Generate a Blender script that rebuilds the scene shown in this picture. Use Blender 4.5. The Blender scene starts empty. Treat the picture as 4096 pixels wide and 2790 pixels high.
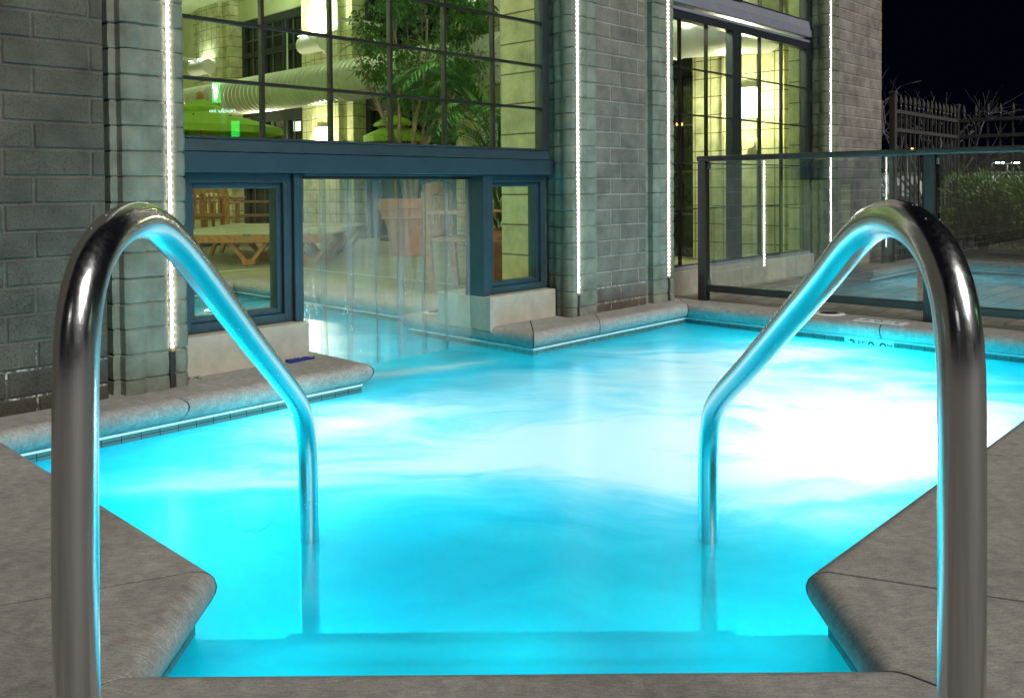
import bpy, bmesh, math, random
from mathutils import Vector, Matrix
from mathutils.geometry import tessellate_polygon
random.seed(7)
D = bpy.data
sc = bpy.context.scene
COL = sc.collection
PI = math.pi

# ---------------------------------------------------------------- camera
YAW = 0.76632248
U = Vector((math.sin(YAW), math.cos(YAW), 0)); V = Vector((-math.cos(YAW), math.sin(YAW), 0))
FA = math.atan2(U.y, U.x)                 # facade angle
CAMH = 0.83
cam = D.cameras.new("camera"); co = D.objects.new("camera", cam); COL.objects.link(co)
cam.sensor_fit = 'HORIZONTAL'; cam.sensor_width = 36
cam.lens = 3488.372 / 4096 * 36
cam.shift_y = (825.956 - 1395) / 4096
cam.clip_start = .02; cam.clip_end = 1000
r0 = Vector((0.999971, -0.000167, -0.007582)); dn = Vector((-0.007584, -0.021997, -0.999729)); fw = Vector((0, 0.999758, -0.021997))
M = Matrix.Identity(4)
for i in range(3):
    M[i][0] = r0[i]; M[i][1] = -dn[i]; M[i][2] = -fw[i]
M[2][3] = CAMH
co.matrix_world = M
sc.camera = co
# ---------------------------------------------------------------- world, sun, exposure
w = D.worlds.new("World"); sc.world = w; w.use_nodes = True
bg = w.node_tree.nodes["Background"]
bg.inputs[0].default_value = (.0006, .0007, .0032, 1); bg.inputs[1].default_value = 1.0
sun = D.lights.new("sun", 'SUN'); so = D.objects.new("sun", sun); COL.objects.link(so)
sun.energy = 2.7; sun.angle = math.radians(24); sun.color = (1, .965, .9)
so.rotation_euler = Vector((-.50, .62, -.62)).to_track_quat('-Z', 'Y').to_euler()
sc.view_settings.view_transform = 'Standard'; sc.view_settings.look = 'None'
sc.view_settings.exposure = 0; sc.view_settings.gamma = 1
cy = sc.cycles
cy.max_bounces = 10; cy.diffuse_bounces = 4; cy.glossy_bounces = 4; cy.transmission_bounces = 6
cy.transparent_max_bounces = 32; cy.sample_clamp_indirect = 4; cy.caustics_reflective = False; cy.caustics_refractive = False
cy.use_denoising = True

# ---------------------------------------------------------------- helpers
def P(u, v, z=0): return U * u + V * v + Vector((0, 0, z))

class NT:
    def __init__(s, name):
        s.m = D.materials.new(name); s.m.use_nodes = True; s.t = s.m.node_tree; s.t.nodes.clear()
        s.out = s.n('ShaderNodeOutputMaterial')
    def n(s, typ, **kw):
        x = s.t.nodes.new(typ)
        for k, v in kw.items(): setattr(x, k, v)
        return x
    def set(s, node, **kw):
        for k, v in kw.items():
            i = node.inputs[k if not k.startswith('i') or not k[1:].isdigit() else int(k[1:])]
            if hasattr(v, 'is_linked') or isinstance(v, bpy.types.NodeSocket): s.t.links.new(v, i)
            else: i.default_value = v
        return node
    def link(s, a, b): s.t.links.new(a, b)
    def math(s, op, a, b=None, c=None, clamp=False):
        x = s.n('ShaderNodeMath', operation=op, use_clamp=clamp)
        for i, v in enumerate((a, b, c)):
            if v is None: continue
            if isinstance(v, bpy.types.NodeSocket): s.link(v, x.inputs[i])
            else: x.inputs[i].default_value = v
        return x.outputs[0]
    def coord(s, loc=(0, 0, 0), scale=(1, 1, 1), rot=(0, 0, 0), kind='Object'):
        tc = s.n('ShaderNodeTexCoord'); mp = s.n('ShaderNodeMapping')
        mp.inputs['Location'].default_value = loc; mp.inputs['Scale'].default_value = scale; mp.inputs['Rotation'].default_value = rot
        s.link(tc.outputs[kind], mp.inputs[0]); return mp.outputs[0]
    def noise(s, vec, scale, detail=4, rough=.5, dist=0):
        x = s.n('ShaderNodeTexNoise'); s.link(vec, x.inputs['Vector'])
        x.inputs['Scale'].default_value = scale; x.inputs['Detail'].default_value = detail
        x.inputs['Roughness'].default_value = rough; x.inputs['Distortion'].default_value = dist
        return x.outputs[0]
    def ramp(s, fac, *stops):
        x = s.n('ShaderNodeValToRGB'); s.link(fac, x.inputs[0]); cr = x.color_ramp
        while len(cr.elements) < len(stops): cr.elements.new(.5)
        for e, (p, c) in zip(cr.elements, stops):
            e.position = p; e.color = (*c, 1) if not isinstance(c, (int, float)) else (c, c, c, 1)
        return x.outputs[0]
    def mix(s, fac, a, b, mode='MIX'):
        x = s.n('ShaderNodeMix', data_type='RGBA', blend_type=mode)
        for i, v in ((0, fac), (6, a), (7, b)):
            if isinstance(v, bpy.types.NodeSocket): s.link(v, x.inputs[i])
            elif i == 0: x.inputs[0].default_value = v
            else: x.inputs[i].default_value = (*v, 1)
        return x.outputs[2]
    def bump(s, h, strength=.5, dist=.01, normal=None):
        x = s.n('ShaderNodeBump'); x.inputs['Strength'].default_value = strength; x.inputs['Distance'].default_value = dist
        s.link(h, x.inputs['Height'])
        if normal: s.link(normal, x.inputs['Normal'])
        return x.outputs[0]
    def bsdf(s, color=None, rough=.6, metal=0, normal=None, **kw):
        b = s.n('ShaderNodeBsdfPrincipled')
        if isinstance(color, bpy.types.NodeSocket): s.link(color, b.inputs['Base Color'])
        elif color: b.inputs['Base Color'].default_value = (*color, 1)
        if isinstance(rough, bpy.types.NodeSocket): s.link(rough, b.inputs['Roughness'])
        else: b.inputs['Roughness'].default_value = rough
        b.inputs['Metallic'].default_value = metal
        if normal: s.link(normal, b.inputs['Normal'])
        for k, v in kw.items(): b.inputs[k.replace('_', ' ')].default_value = v
        return b.outputs[0]
    def schlick(s, f0, normal=None):
        lw = s.n('ShaderNodeLayerWeight'); lw.inputs[0].default_value = .5
        if normal: s.link(normal, lw.inputs[1])
        return s.math('MULTIPLY_ADD', s.math('POWER', lw.outputs['Facing'], 5.0), 1 - f0, f0)
    def done(s, sh): s.link(sh, s.out.inputs[0]); return s.m

MATS = {}
def mat(name, color, rough=.6, metal=0, var=.12, scale=12, bump=.0, bscale=60, **kw):
    if name in MATS: return MATS[name]
    t = NT(name); c = t.coord(); n = t.noise(c, scale, 5, .6)
    lo = tuple(x * (1 - var) for x in color); hi = tuple(min(1, x * (1 + var)) for x in color)
    colr = t.ramp(n, (.3, lo), (.7, hi)); nm = None
    if bump: nm = t.bump(t.noise(c, bscale, 4, .6), bump, .004)
    MATS[name] = t.done(t.bsdf(colr, rough, metal, nm, **kw)); return MATS[name]
def emit(name, color, strength):
    if name in MATS: return MATS[name]
    t = NT(name); e = t.n('ShaderNodeEmission'); e.inputs[0].default_value = (*color, 1); e.inputs[1].default_value = strength
    MATS[name] = t.done(e.outputs[0]); return MATS[name]

def obj(name, verts, faces, m, parent=None, loc=(0, 0, 0), rot=0, smooth=False, bevel=0):
    me = D.meshes.new(name); me.from_pydata([tuple(v) for v in verts], [], faces); me.update()
    bm = bmesh.new(); bm.from_mesh(me); bmesh.ops.recalc_face_normals(bm, faces=bm.faces); bm.to_mesh(me); bm.free()
    if smooth:
        for p in me.polygons: p.use_smooth = True
        if smooth != 'all': me.set_sharp_from_angle(angle=math.radians(40))
    if m: me.materials.append(m)
    o = D.objects.new(name, me); COL.objects.link(o)
    o.location = loc; o.rotation_euler = (0, 0, rot)
    if parent: o.parent = parent
    if bevel:
        b = o.modifiers.new('bevel', 'BEVEL'); b.width = bevel; b.segments = 2; b.limit_method = 'ANGLE'
    return o
def tag(o, label=None, cat=None, group=None, kind=None):
    for k, v in (('label', label), ('category', cat), ('group', group), ('kind', kind)):
        if v: o[k] = v
    return o
def empty(name, loc, rot=0, label=None, cat=None, group=None):
    o = D.objects.new(name, None); COL.objects.link(o); o.location = loc; o.rotation_euler = (0, 0, rot); o.empty_display_size = .1
    return tag(o, label, cat, group)
def copy_tree(o, parent=None):
    c = o.copy(); COL.objects.link(c); c.parent = parent
    for ch in list(o.children): copy_tree(ch, c)
    return c

class MB:
    def __init__(s, ou=0, ov=0): s.v = []; s.f = []; s.o = Vector((ou, ov, 0))
    def add(s, vs, fs):
        b = len(s.v); s.v += [Vector(x) - s.o for x in vs]; s.f += [tuple(i + b for i in f) for f in fs]; return s
    def box(s, x0, x1, y0, y1, z0, z1):
        return s.add([(x, y, z) for z in (z0, z1) for y in (y0, y1) for x in (x0, x1)],
                     [(0, 2, 3, 1), (4, 5, 7, 6), (0, 1, 5, 4), (2, 6, 7, 3), (0, 4, 6, 2), (1, 3, 7, 5)])
    def bar(s, a, b, wd, th, up=(0, 0, 1)):            # rectangular bar from a to b
        a = Vector(a); b = Vector(b); d = (b - a).normalized(); sd = d.cross(Vector(up))
        if sd.length < 1e-4: sd = d.cross(Vector((0, 1, 0)))
        sd.normalize(); n = sd.cross(d)
        q = [sd * (wd / 2 * i) + n * (th / 2 * j) for i, j in ((-1, -1), (1, -1), (1, 1), (-1, 1))]
        return s.add([a + x for x in q] + [b + x for x in q], [(0, 1, 2, 3), (7, 6, 5, 4)] + [(i, (i + 1) % 4, 4 + (i + 1) % 4, 4 + i) for i in range(4)])
    def tube(s, pts, r, n=10, caps=True):
        pts = [Vector(p) for p in pts]; k = len(pts); rs = r if isinstance(r, (list, tuple)) else [r] * k
        vs = []; ref = None
        for i, p in enumerate(pts):
            d = (pts[min(i + 1, k - 1)] - pts[max(i - 1, 0)]).normalized()
            if ref is None: ref = d.orthogonal().normalized()
            ref = (ref - d * ref.dot(d)).normalized(); bt = d.cross(ref)
            vs += [p + (ref * math.cos(2 * PI * j / n) + bt * math.sin(2 * PI * j / n)) * rs[i] for j in range(n)]
        fs = [(i * n + j, i * n + (j + 1) % n, (i + 1) * n + (j + 1) % n, (i + 1) * n + j) for i in range(k - 1) for j in range(n)]
        if caps: fs += [tuple(range(n - 1, -1, -1)), tuple((k - 1) * n + j for j in range(n))]
        return s.add(vs, fs)
    def lathe(s, prof, n=28, c=(0, 0, 0)):
        c = Vector(c); k = len(prof)
        vs = [c + Vector((r * math.cos(2 * PI * j / n), r * math.sin(2 * PI * j / n), z)) for r, z in prof for j in range(n)]
        fs = [(i * n + j, i * n + (j + 1) % n, (i + 1) * n + (j + 1) % n, (i + 1) * n + j) for i in range(k - 1) for j in range(n)]
        if prof[0][0] > 1e-4: fs.append(tuple(range(n - 1, -1, -1)))
        if prof[-1][0] > 1e-4: fs.append(tuple((k - 1) * n + j for j in range(n)))
        return s.add(vs, fs)
    def ball(s, c, r, n=8, m=6, sz=1):
        c = Vector(c)
        return s.lathe([(max(1e-5, r * math.sin(PI * i / m)), -r * sz * math.cos(PI * i / m)) for i in range(m + 1)], n, c)
    def leaf(s, p, d, up, L, W, fold=.25):
        d = d.normalized(); sd = d.cross(up)
        if sd.length < 1e-3: sd = d.orthogonal()
        sd.normalize(); n = sd.cross(d)
        return s.add([p, p + d * L * .45 + sd * W / 2 + n * W * fold, p + d * L, p + d * L * .45 - sd * W / 2 + n * W * fold], [(0, 1, 2), (0, 2, 3)])
    def build(s, name, m, parent=None, **kw): return obj(name, s.v, s.f, m, parent, **kw)

def rvec(): 
    while True:
        v = Vector((random.uniform(-1, 1), random.uniform(-1, 1), random.uniform(-1, 1)))
        if .05 < v.length < 1: return v.normalized()

def text_obj(name, body, size, m, parent, loc, rot, shear=0, extrude=.002, align='CENTER'):
    cu = D.curves.new(name, 'FONT'); cu.body = body; cu.size = size; cu.shear = shear; cu.extrude = extrude; cu.align_x = align; cu.resolution_u = 3
    tmp = D.objects.new(name, cu); COL.objects.link(tmp)
    bpy.context.view_layer.update()
    me = D.meshes.new_from_object(tmp.evaluated_get(bpy.context.evaluated_depsgraph_get()))
    D.objects.remove(tmp)
    me.materials.clear(); me.materials.append(m); me.name = name
    o = D.objects.new(name, me); COL.objects.link(o); o.parent = parent; o.location = loc; o.rotation_euler = rot
    return o

# ---------------------------------------------------------------- materials
COURSE = .1032
def block_mat(name, c1, c2, mortar, u0, off, bw=.312, rh=COURSE, z0=1.503, ms=.0042, pits=.5, bumps=.9, swap=False, dirt=True):
    t = NT(name)
    tc = t.n('ShaderNodeTexCoord'); sx = t.n('ShaderNodeSeparateXYZ'); t.link(tc.outputs['Object'], sx.inputs[0])
    xx = t.math('SUBTRACT', sx.outputs[1 if swap else 0], u0 - 40 * bw); zz = t.math('SUBTRACT', sx.outputs[2], z0 - 40 * rh)
    cb = t.n('ShaderNodeCombineXYZ'); t.link(xx, cb.inputs[0]); t.link(zz, cb.inputs[1])
    c = t.coord()
    # wobble joints slightly
    wob = t.n('ShaderNodeTexNoise'); t.link(c, wob.inputs['Vector']); wob.inputs['Scale'].default_value = 25
    vm = t.n('ShaderNodeVectorMath', operation='MULTIPLY_ADD'); t.link(wob.outputs['Color'], vm.inputs[0]); vm.inputs[1].default_value = (.003, .003, 0); t.link(cb.outputs[0], vm.inputs[2])
    b = t.n('ShaderNodeTexBrick', offset=off, offset_frequency=2, squash=1, squash_frequency=2)
    t.link(vm.outputs[0], b.inputs['Vector'])
    for k, v in (('Color1', (*c1, 1)), ('Color2', (*c2, 1)), ('Mortar', (*mortar, 1)), ('Scale', 1), ('Mortar Size', ms), ('Mortar Smooth', .35), ('Bias', 0), ('Brick Width', bw), ('Row Height', rh)):
        b.inputs[k].default_value = v
    n1 = t.noise(c, 6, 5, .6); n2 = t.noise(c, 160, 3, .7); n3 = t.noise(c, 55, 5, .65)
    pit = t.ramp(n2, (.34, 0), (.46, 1))
    col = t.mix(1, b.outputs[0], t.ramp(n1, (.25, .58), (.75, 1.32)), 'MULTIPLY')
    col = t.mix(pits, col, t.mix(1, col, t.ramp(n2, (.36, .25), (.5, 1), (.68, 1.05), (.74, 2.2)), 'MULTIPLY'))
    if dirt:
        gz = t.n('ShaderNodeMapRange'); t.link(sx.outputs[2], gz.inputs[0]); gz.inputs[1].default_value = .02; gz.inputs[2].default_value = .2
        dm = t.math('ADD', gz.outputs[0], t.math('MULTIPLY', t.math('SUBTRACT', n1, .5), .8), clamp=True)
        col = t.mix(dm, t.mix(1, col, (.5, .46, .43), 'MULTIPLY'), col)
        # white mineral bloom along the low joints
        ef = t.math('MULTIPLY', t.math('MULTIPLY', b.outputs[1], t.ramp(n3, (.5, 0), (.62, 1))), t.math('LESS_THAN', sx.outputs[2], .24))
        col = t.mix(ef, col, (.6, .62, .62))
    h = t.math('MULTIPLY_ADD', t.math('SUBTRACT', 1, b.outputs[1]), 1.0 if swap or not dirt else .15, t.math('MULTIPLY', pit, .25))
    h = t.math('MULTIPLY_ADD', n3, .25, h)
    nm = t.bump(h, bumps, .008)
    return t.done(t.bsdf(col, .85, 0, nm))
def inner_block(name, color, swap, u0, bw=.2032, rh=.2032, z0=.0):
    return block_mat(name, color, tuple(x * .94 for x in color), tuple(x * .22 for x in color), u0, .0, bw, rh, z0, .0065, .35, .5, swap, False)

def concrete_mat(name, color, brush=True):
    t = NT(name); c = t.coord()
    n1 = t.noise(c, 3, 6, .65); n2 = t.noise(c, 28, 5, .6); n3 = t.noise(c, 220, 3, .6)
    # broom-finish arcs
    dist = t.n('ShaderNodeTexNoise'); t.link(c, dist.inputs['Vector']); dist.inputs['Scale'].default_value = 3.0
    vm = t.n('ShaderNodeVectorMath', operation='MULTIPLY_ADD'); t.link(dist.outputs['Color'], vm.inputs[0]); vm.inputs[1].default_value = (.14, .14, 0); t.link(c, vm.inputs[2])
    mp = t.n('ShaderNodeMapping'); t.link(vm.outputs[0], mp.inputs[0]); mp.inputs['Scale'].default_value = (13, 95, 30); mp.inputs['Rotation'].default_value = (0, 0, .5)
    st = t.noise(mp.outputs[0], 2.2, 4, .6)
    col = t.mix(1, t.ramp(n1, (.3, tuple(x * .78 for x in color)), (.7, tuple(x * 1.15 for x in color))), t.ramp(n2, (.3, .8), (.7, 1.18)), 'MULTIPLY')
    col = t.mix(.75 if brush else .2, col, t.mix(1, col, t.ramp(st, (.3, .68), (.5, 1.0), (.72, 1.26)), 'MULTIPLY'))
    col = t.mix(.45, col, t.mix(1, col, t.ramp(n3, (.32, .5), (.5, 1), (.68, 1.35)), 'MULTIPLY'))
    st2 = t.ramp(t.noise(c, 9, 3, .5), (.66, 0), (.8, 1))
    col = t.mix(t.math('MULTIPLY', st2, .5), col, (.30, .21, .13))
    h = t.math('ADD', t.math('MULTIPLY', st, .8 if brush else .1), t.math('MULTIPLY', n3, .35))
    return t.done(t.bsdf(col, .8, 0, t.bump(h, .35, .0015)))

def paver_mat():
    t = NT('tumbled_paver'); c = t.coord(rot=(0, 0, -FA))
    wob = t.n('ShaderNodeTexNoise'); t.link(c, wob.inputs['Vector']); wob.inputs['Scale'].default_value = 9
    vm = t.n('ShaderNodeVectorMath', operation='MULTIPLY_ADD'); t.link(wob.outputs['Color'], vm.inputs[0]); vm.inputs[1].default_value = (.03, .03, 0); t.link(c, vm.inputs[2])
    b = t.n('ShaderNodeTexBrick', offset=.5, offset_frequency=2, squash=1.4, squash_frequency=3); t.link(vm.outputs[0], b.inputs['Vector'])
    for k, v in (('Color1', (.27, .245, .21, 1)), ('Color2', (.15, .15, .15, 1)), ('Mortar', (.035, .033, .03, 1)), ('Scale', 1), ('Mortar Size', .006), ('Mortar Smooth', .6), ('Bias', -.1), ('Brick Width', .23), ('Row Height', .15)): b.inputs[k].default_value = v
    n1 = t.noise(c, 14, 6, .65); n2 = t.noise(c, 90, 4, .6)
    col = t.mix(1, b.outputs[0], t.ramp(n1, (.25, .6), (.75, 1.3)), 'MULTIPLY')
    h = t.math('ADD', t.math('SUBTRACT', 1, b.outputs[1]), t.math('ADD', t.math('MULTIPLY', n1, .7), t.math('MULTIPLY', n2, .2)))
    return t.done(t.bsdf(col, .8, 0, t.bump(h, .9, .012)))

def glass_mat(name, tint=(.93, .97, .95), refl=1.0, rough=0.0, milk=0.0):
    t = NT(name)
    tr = t.n('ShaderNodeBsdfTransparent'); tr.inputs[0].default_value = (*tint, 1)
    gl = t.n('ShaderNodeBsdfGlossy'); gl.inputs['Roughness'].default_value = rough; gl.inputs['Color'].default_value = (1, 1, 1, 1)
    fac = t.math('MULTIPLY', t.schlick(.04), refl, clamp=True)
    mx = t.n('ShaderNodeMixShader'); t.link(fac, mx.inputs[0]); t.link(tr.outputs[0], mx.inputs[1]); t.link(gl.outputs[0], mx.inputs[2])
    return t.done(mx.outputs[0])

def strip_mat():
    t = NT('clear_vinyl'); c = t.coord(); cs = t.coord(scale=(5, 5, .5))
    n = t.noise(cs, 3, 5, .6, .4); n2 = t.noise(c, 40, 3, .6)
    tr = t.n('ShaderNodeBsdfTransparent'); tr.inputs[0].default_value = (.93, .95, .97, 1)
    df = t.n('ShaderNodeBsdfDiffuse'); df.inputs[0].default_value = (.84, .84, .84, 1)
    tl = t.n('ShaderNodeBsdfTranslucent'); tl.inputs[0].default_value = (.88, .88, .88, 1)
    ad = t.n('ShaderNodeMixShader'); t.link(df.outputs[0], ad.inputs[1]); t.link(tl.outputs[0], ad.inputs[2]); ad.inputs[0].default_value = .6
    milk = t.math('ADD', t.ramp(n, (.38, .06), (.72, .22)), t.math('MULTIPLY', t.ramp(n2, (.66, 0), (.76, 1)), .10))
    m1 = t.n('ShaderNodeMixShader'); t.link(milk, m1.inputs[0]); t.link(tr.outputs[0], m1.inputs[1]); t.link(ad.outputs[0], m1.inputs[2])
    gl = t.n('ShaderNodeBsdfGlossy'); gl.inputs['Roughness'].default_value = .08
    bp = t.bump(t.noise(t.coord(scale=(1, 1, .25)), 16, 3, .55, .6), .5, .02); t.link(bp, gl.inputs['Normal'])
    m2 = t.n('ShaderNodeMixShader'); t.link(t.math('MULTIPLY', t.schlick(.04), .9), m2.inputs[0]); t.link(m1.outputs[0], m2.inputs[1]); t.link(gl.outputs[0], m2.inputs[2])
    return t.done(m2.outputs[0])

def water_mat():
    t = NT('aerated_pool_water'); c = t.coord()
    # swirling, long drawn-out turbulence
    wv = t.n('ShaderNodeTexNoise'); t.link(c, wv.inputs['Vector']); wv.inputs['Scale'].default_value = .9; wv.inputs['Detail'].default_value = 3
    vm = t.n('ShaderNodeVectorMath', operation='MULTIPLY_ADD'); t.link(wv.outputs['Color'], vm.inputs[0]); vm.inputs[1].default_value = (.9, .9, 0); t.link(c, vm.inputs[2])
    mp = t.n('ShaderNodeMapping'); t.link(vm.outputs[0], mp.inputs[0]); mp.inputs['Scale'].default_value = (.8, 1.7, 1); mp.inputs['Rotation'].default_value = (0, 0, .2)
    n = t.noise(mp.outputs[0], 1.6, 6, .52, .7)
    mp2 = t.n('ShaderNodeMapping'); t.link(vm.outputs[0], mp2.inputs[0]); mp2.inputs['Scale'].default_value = (2.2, 9, 1); mp2.inputs['Rotation'].default_value = (0, 0, .25)
    wisp = t.noise(mp2.outputs[0], 2.2, 6, .62, .5)
    def blob(x, y, rx, ry, rot, amp):
        m = t.n('ShaderNodeMapping', vector_type='TEXTURE'); t.link(vm2, m.inputs[0])
        m.inputs['Location'].default_value = (x, y, -.14); m.inputs['Rotation'].default_value = (0, 0, rot); m.inputs['Scale'].default_value = (rx, ry, 1)
        ln = t.n('ShaderNodeVectorMath', operation='DOT_PRODUCT'); t.link(m.outputs[0], ln.inputs[0]); t.link(m.outputs[0], ln.inputs[1])
        return t.math('MULTIPLY', t.math('EXPONENT', t.math('MULTIPLY', ln.outputs['Value'], -1.0)), amp)
    v2 = t.n('ShaderNodeVectorMath', operation='MULTIPLY_ADD'); t.link(wv.outputs['Color'], v2.inputs[0]); v2.inputs[1].default_value = (.35, .35, 0)
    v2b = t.n('ShaderNodeVectorMath', operation='SUBTRACT'); t.link(c, v2b.inputs[0]); v2b.inputs[1].default_value = (.17, .17, 0); t.link(v2b.outputs[0], v2.inputs[2])
    vm2 = v2.outputs[0]
    s = None
    for b in BLOBS:
        q = blob(*b); s = q if s is None else t.math('ADD', s, q)
    fo = t.math('MULTIPLY', s, t.ramp(n, (.3, .35), (.7, 1.45)))
    fo = t.math('ADD', fo, t.math('MULTIPLY', t.math('SUBTRACT', wisp, .5), t.math('MULTIPLY', t.math('ADD', s, .12), .55)))
    foam_glare = t.n('ShaderNodeMapRange', interpolation_type='SMOOTHSTEP'); t.link(fo, foam_glare.inputs[0])
    foam_glare.inputs[1].default_value = .05; foam_glare.inputs[2].default_value = 1.9; foam_glare.inputs[4].default_value = .96
    foam_glare = foam_glare.outputs[0]
    # speckled bubbles
    tr = t.n('ShaderNodeBsdfTransparent')
    t.link(t.ramp(n, (.3, (.0, .64, .86)), (.62, (.002, .80, .95))), tr.inputs[0])
    gl = t.n('ShaderNodeBsdfGlossy'); gl.inputs['Roughness'].default_value = .24
    h = t.math('ADD', t.noise(c, 9, 4, .6, .6), t.math('MULTIPLY', t.noise(c, 60, 3, .6), .25))
    bp = t.bump(h, .16, .02); t.link(bp, gl.inputs['Normal'])
    clear = tr
    df = t.n('ShaderNodeBsdfDiffuse'); df.inputs[0].default_value = (.85, .95, .97, 1)
    tl = t.n('ShaderNodeBsdfTranslucent'); tl.inputs[0].default_value = (.93, .99, 1, 1)
    fm = t.n('ShaderNodeMixShader'); fm.inputs[0].default_value = .85; t.link(df.outputs[0], fm.inputs[1]); t.link(tl.outputs[0], fm.inputs[2])
    bt_ = t.n('ShaderNodeBsdfTranslucent'); t.link(t.ramp(n, (.3, (.0, .62, .88)), (.66, (.004, .78, .94))), bt_.inputs[0])
    mk_ = t.n('ShaderNodeMixShader'); t.link(t.ramp(n, (.3, .60), (.7, .78)), mk_.inputs[0]); t.link(clear.outputs[0], mk_.inputs[1]); t.link(bt_.outputs[0], mk_.inputs[2])
    clear = mk_
    mx = t.n('ShaderNodeMixShader'); t.link(foam_glare, mx.inputs[0]); t.link(clear.outputs[0], mx.inputs[1]); t.link(fm.outputs[0], mx.inputs[2])
    top = t.n('ShaderNodeMixShader'); t.link(t.schlick(.025), top.inputs[0]); t.link(mx.outputs[0], top.inputs[1]); t.link(gl.outputs[0], top.inputs[2])
    return t.done(top.outputs[0])
BLOBS = [  # x, y, rx, ry, rot, amplitude: the jets' bubbles; those at the doorway paint the lamp's glare white
    (1.30, 3.65, .85, .62, .2, 1.35), (1.75, 4.05, .6, .5, 0, .8), (1.15, 4.75, .75, .38, .3, .95), (.75, 5.15, .45, .2, .2, .6),
    (.55, 3.25, .8, .30, -.05, .95), (-.15, 3.15, .75, .26, .15, .7), (.75, 2.70, .55, .30, -.2, .75), (-.60, 3.75, .60, .25, .3, .8),
    (.1, 4.35, .5, .22, .3, .3), (-1.25, 5.55, .55, .55, 0, 1.0), (-1.05, 4.75, .25, .4, 0, 1.1), (-.62, 4.52, .50, .09, .62, 1.5), (-.95, 2.9, .5, .2, .3, .3), (.5, 3.5, 1.7, .95, .1, .38), (.3, 2.85, .9, .35, .1, .22), (.85, 4.0, 1.0, .6, .2, .55), (.25, 3.3, .95, .35, 0, .45), (1.3, 5.05, .8, .35, .3, .5)]

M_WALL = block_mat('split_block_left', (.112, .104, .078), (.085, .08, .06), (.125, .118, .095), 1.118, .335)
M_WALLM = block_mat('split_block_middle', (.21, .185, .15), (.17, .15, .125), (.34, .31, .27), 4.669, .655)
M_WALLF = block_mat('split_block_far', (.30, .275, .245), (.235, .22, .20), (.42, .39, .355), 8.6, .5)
M_PIL = mat('pilaster_block', (.185, .20, .155), .85, 0, .35, 7, .8, 110)
M_STEEL = mat('blue_grey_steel', (.034, .066, .084), .38, .35, .15, 9, .12, 200)
M_CLIP = mat('dark_conduit_and_shade', (.02, .018, .017), .6)
M_FRAME = mat('dark_window_frame', (.035, .045, .052), .4, .4, .15, 20)
M_MUNT = mat('black_muntin', (.022, .019, .017), .4, .2, .1, 20)
M_CAST = mat('cast_stone', (.42, .40, .33), .8, 0, .14, 14, .5, 160)
M_COPE = concrete_mat('broomed_coping', (.335, .32, .298))
M_PAVE = paver_mat()
M_GLASS = glass_mat('window_glass', (.92, .95, .91), 1.1)
M_FGLASS = glass_mat('fence_glass', (.86, .92, .92), 4.2)
M_VINYL = strip_mat()
M_WATER = water_mat()
M_RAIL = None
def rail_mat():
    t = NT('brushed_stainless'); c = t.coord(scale=(60, 60, 3)); n = t.noise(c, 3, 4, .6)
    sp = t.noise(t.coord(), 90, 3, .6)
    r = t.ramp(n, (.3, .17), (.7, .26))
    return t.done(t.bsdf((.74, .75, .76), r, 1.0, t.bump(sp, .04, .002)))
M_RAIL = rail_mat()
M_DARKAL = mat('bronze_aluminium', (.052, .048, .044), .42, .5, .12, 14)
M_BLACK = mat('black_iron', (.13, .125, .12), .35, .4, .1, 20)
M_TEAK = mat('teak', (.40, .20, .075), .5, 0, .3, 18, .2, 60)
M_TERRA = mat('terracotta', (.50, .22, .11), .75, 0, .15, 8, .2, 60)
M_LEAF = mat('ficus_leaf', (.05, .15, .025), .35, 0, .5, 3)
M_PALM = mat('palm_leaf', (.04, .13, .025), .4, 0, .45, 4)
M_HEDGE = mat('hedge_leaf', (.15, .29, .05), .45, 0, .5, 4)
M_BARK = mat('pale_bark', (.22, .17, .11), .8, 0, .3, 12, .4, 60)
M_TWIG = mat('bare_twig', (.13, .13, .13), .7, 0, .3, 12)
M_GREEN = mat('lime_canvas', (.30, .54, .05), .8, 0, .08, 9)
M_SLING = mat('lounger_sling', (.55, .56, .40), .8, 0, .08, 40)
M_PLAST = mat('pool_plaster', (.62, .86, .90), .8, 0, .08, 3)
M_WHITE = mat('white_enamel', (.78, .80, .78), .4, 0, .04, 5)
M_GALV = mat('spiral_galvanised', (.78, .80, .76), .30, .45, .08, 6)
M_INW = inner_block('painted_block_side', (.64, .66, .39), True, .1)
M_INF = inner_block('painted_block_front', (.58, .66, .36), False, .1)
M_INP = mat('painted_plaster', (.62, .68, .42), .8, 0, .06, 5)
M_DGLASS = mat('night_glass', (.012, .016, .018), .06, 0, .2, 2)
def tile_mat(name, c, g):
    t = NT(name); b = t.n('ShaderNodeTexBrick', offset=0, squash=1)
    tc = t.n('ShaderNodeTexCoord'); t.link(tc.outputs['UV'], b.inputs['Vector'])
    for k, v in (('Color1', (*c, 1)), ('Color2', (*[x * .7 for x in c], 1)), ('Mortar', (*g, 1)), ('Scale', 1), ('Mortar Size', .0018), ('Brick Width', .075), ('Row Height', .075)): b.inputs[k].default_value = v
    return t.done(t.bsdf(b.outputs[0], .25))
M_TILE = tile_mat('teal_waterline_tile', (.10, .20, .19), (.02, .04, .04))
M_TRIM = mat('pale_grout_trim', (.72, .84, .86), .5, 0, .05, 20)
M_MARK = mat('marker_enamel', (.72, .76, .76), .4, 0, .05, 20)
M_INK = mat('marker_ink', (.02, .022, .03), .5, 0, .05, 20)
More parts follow.
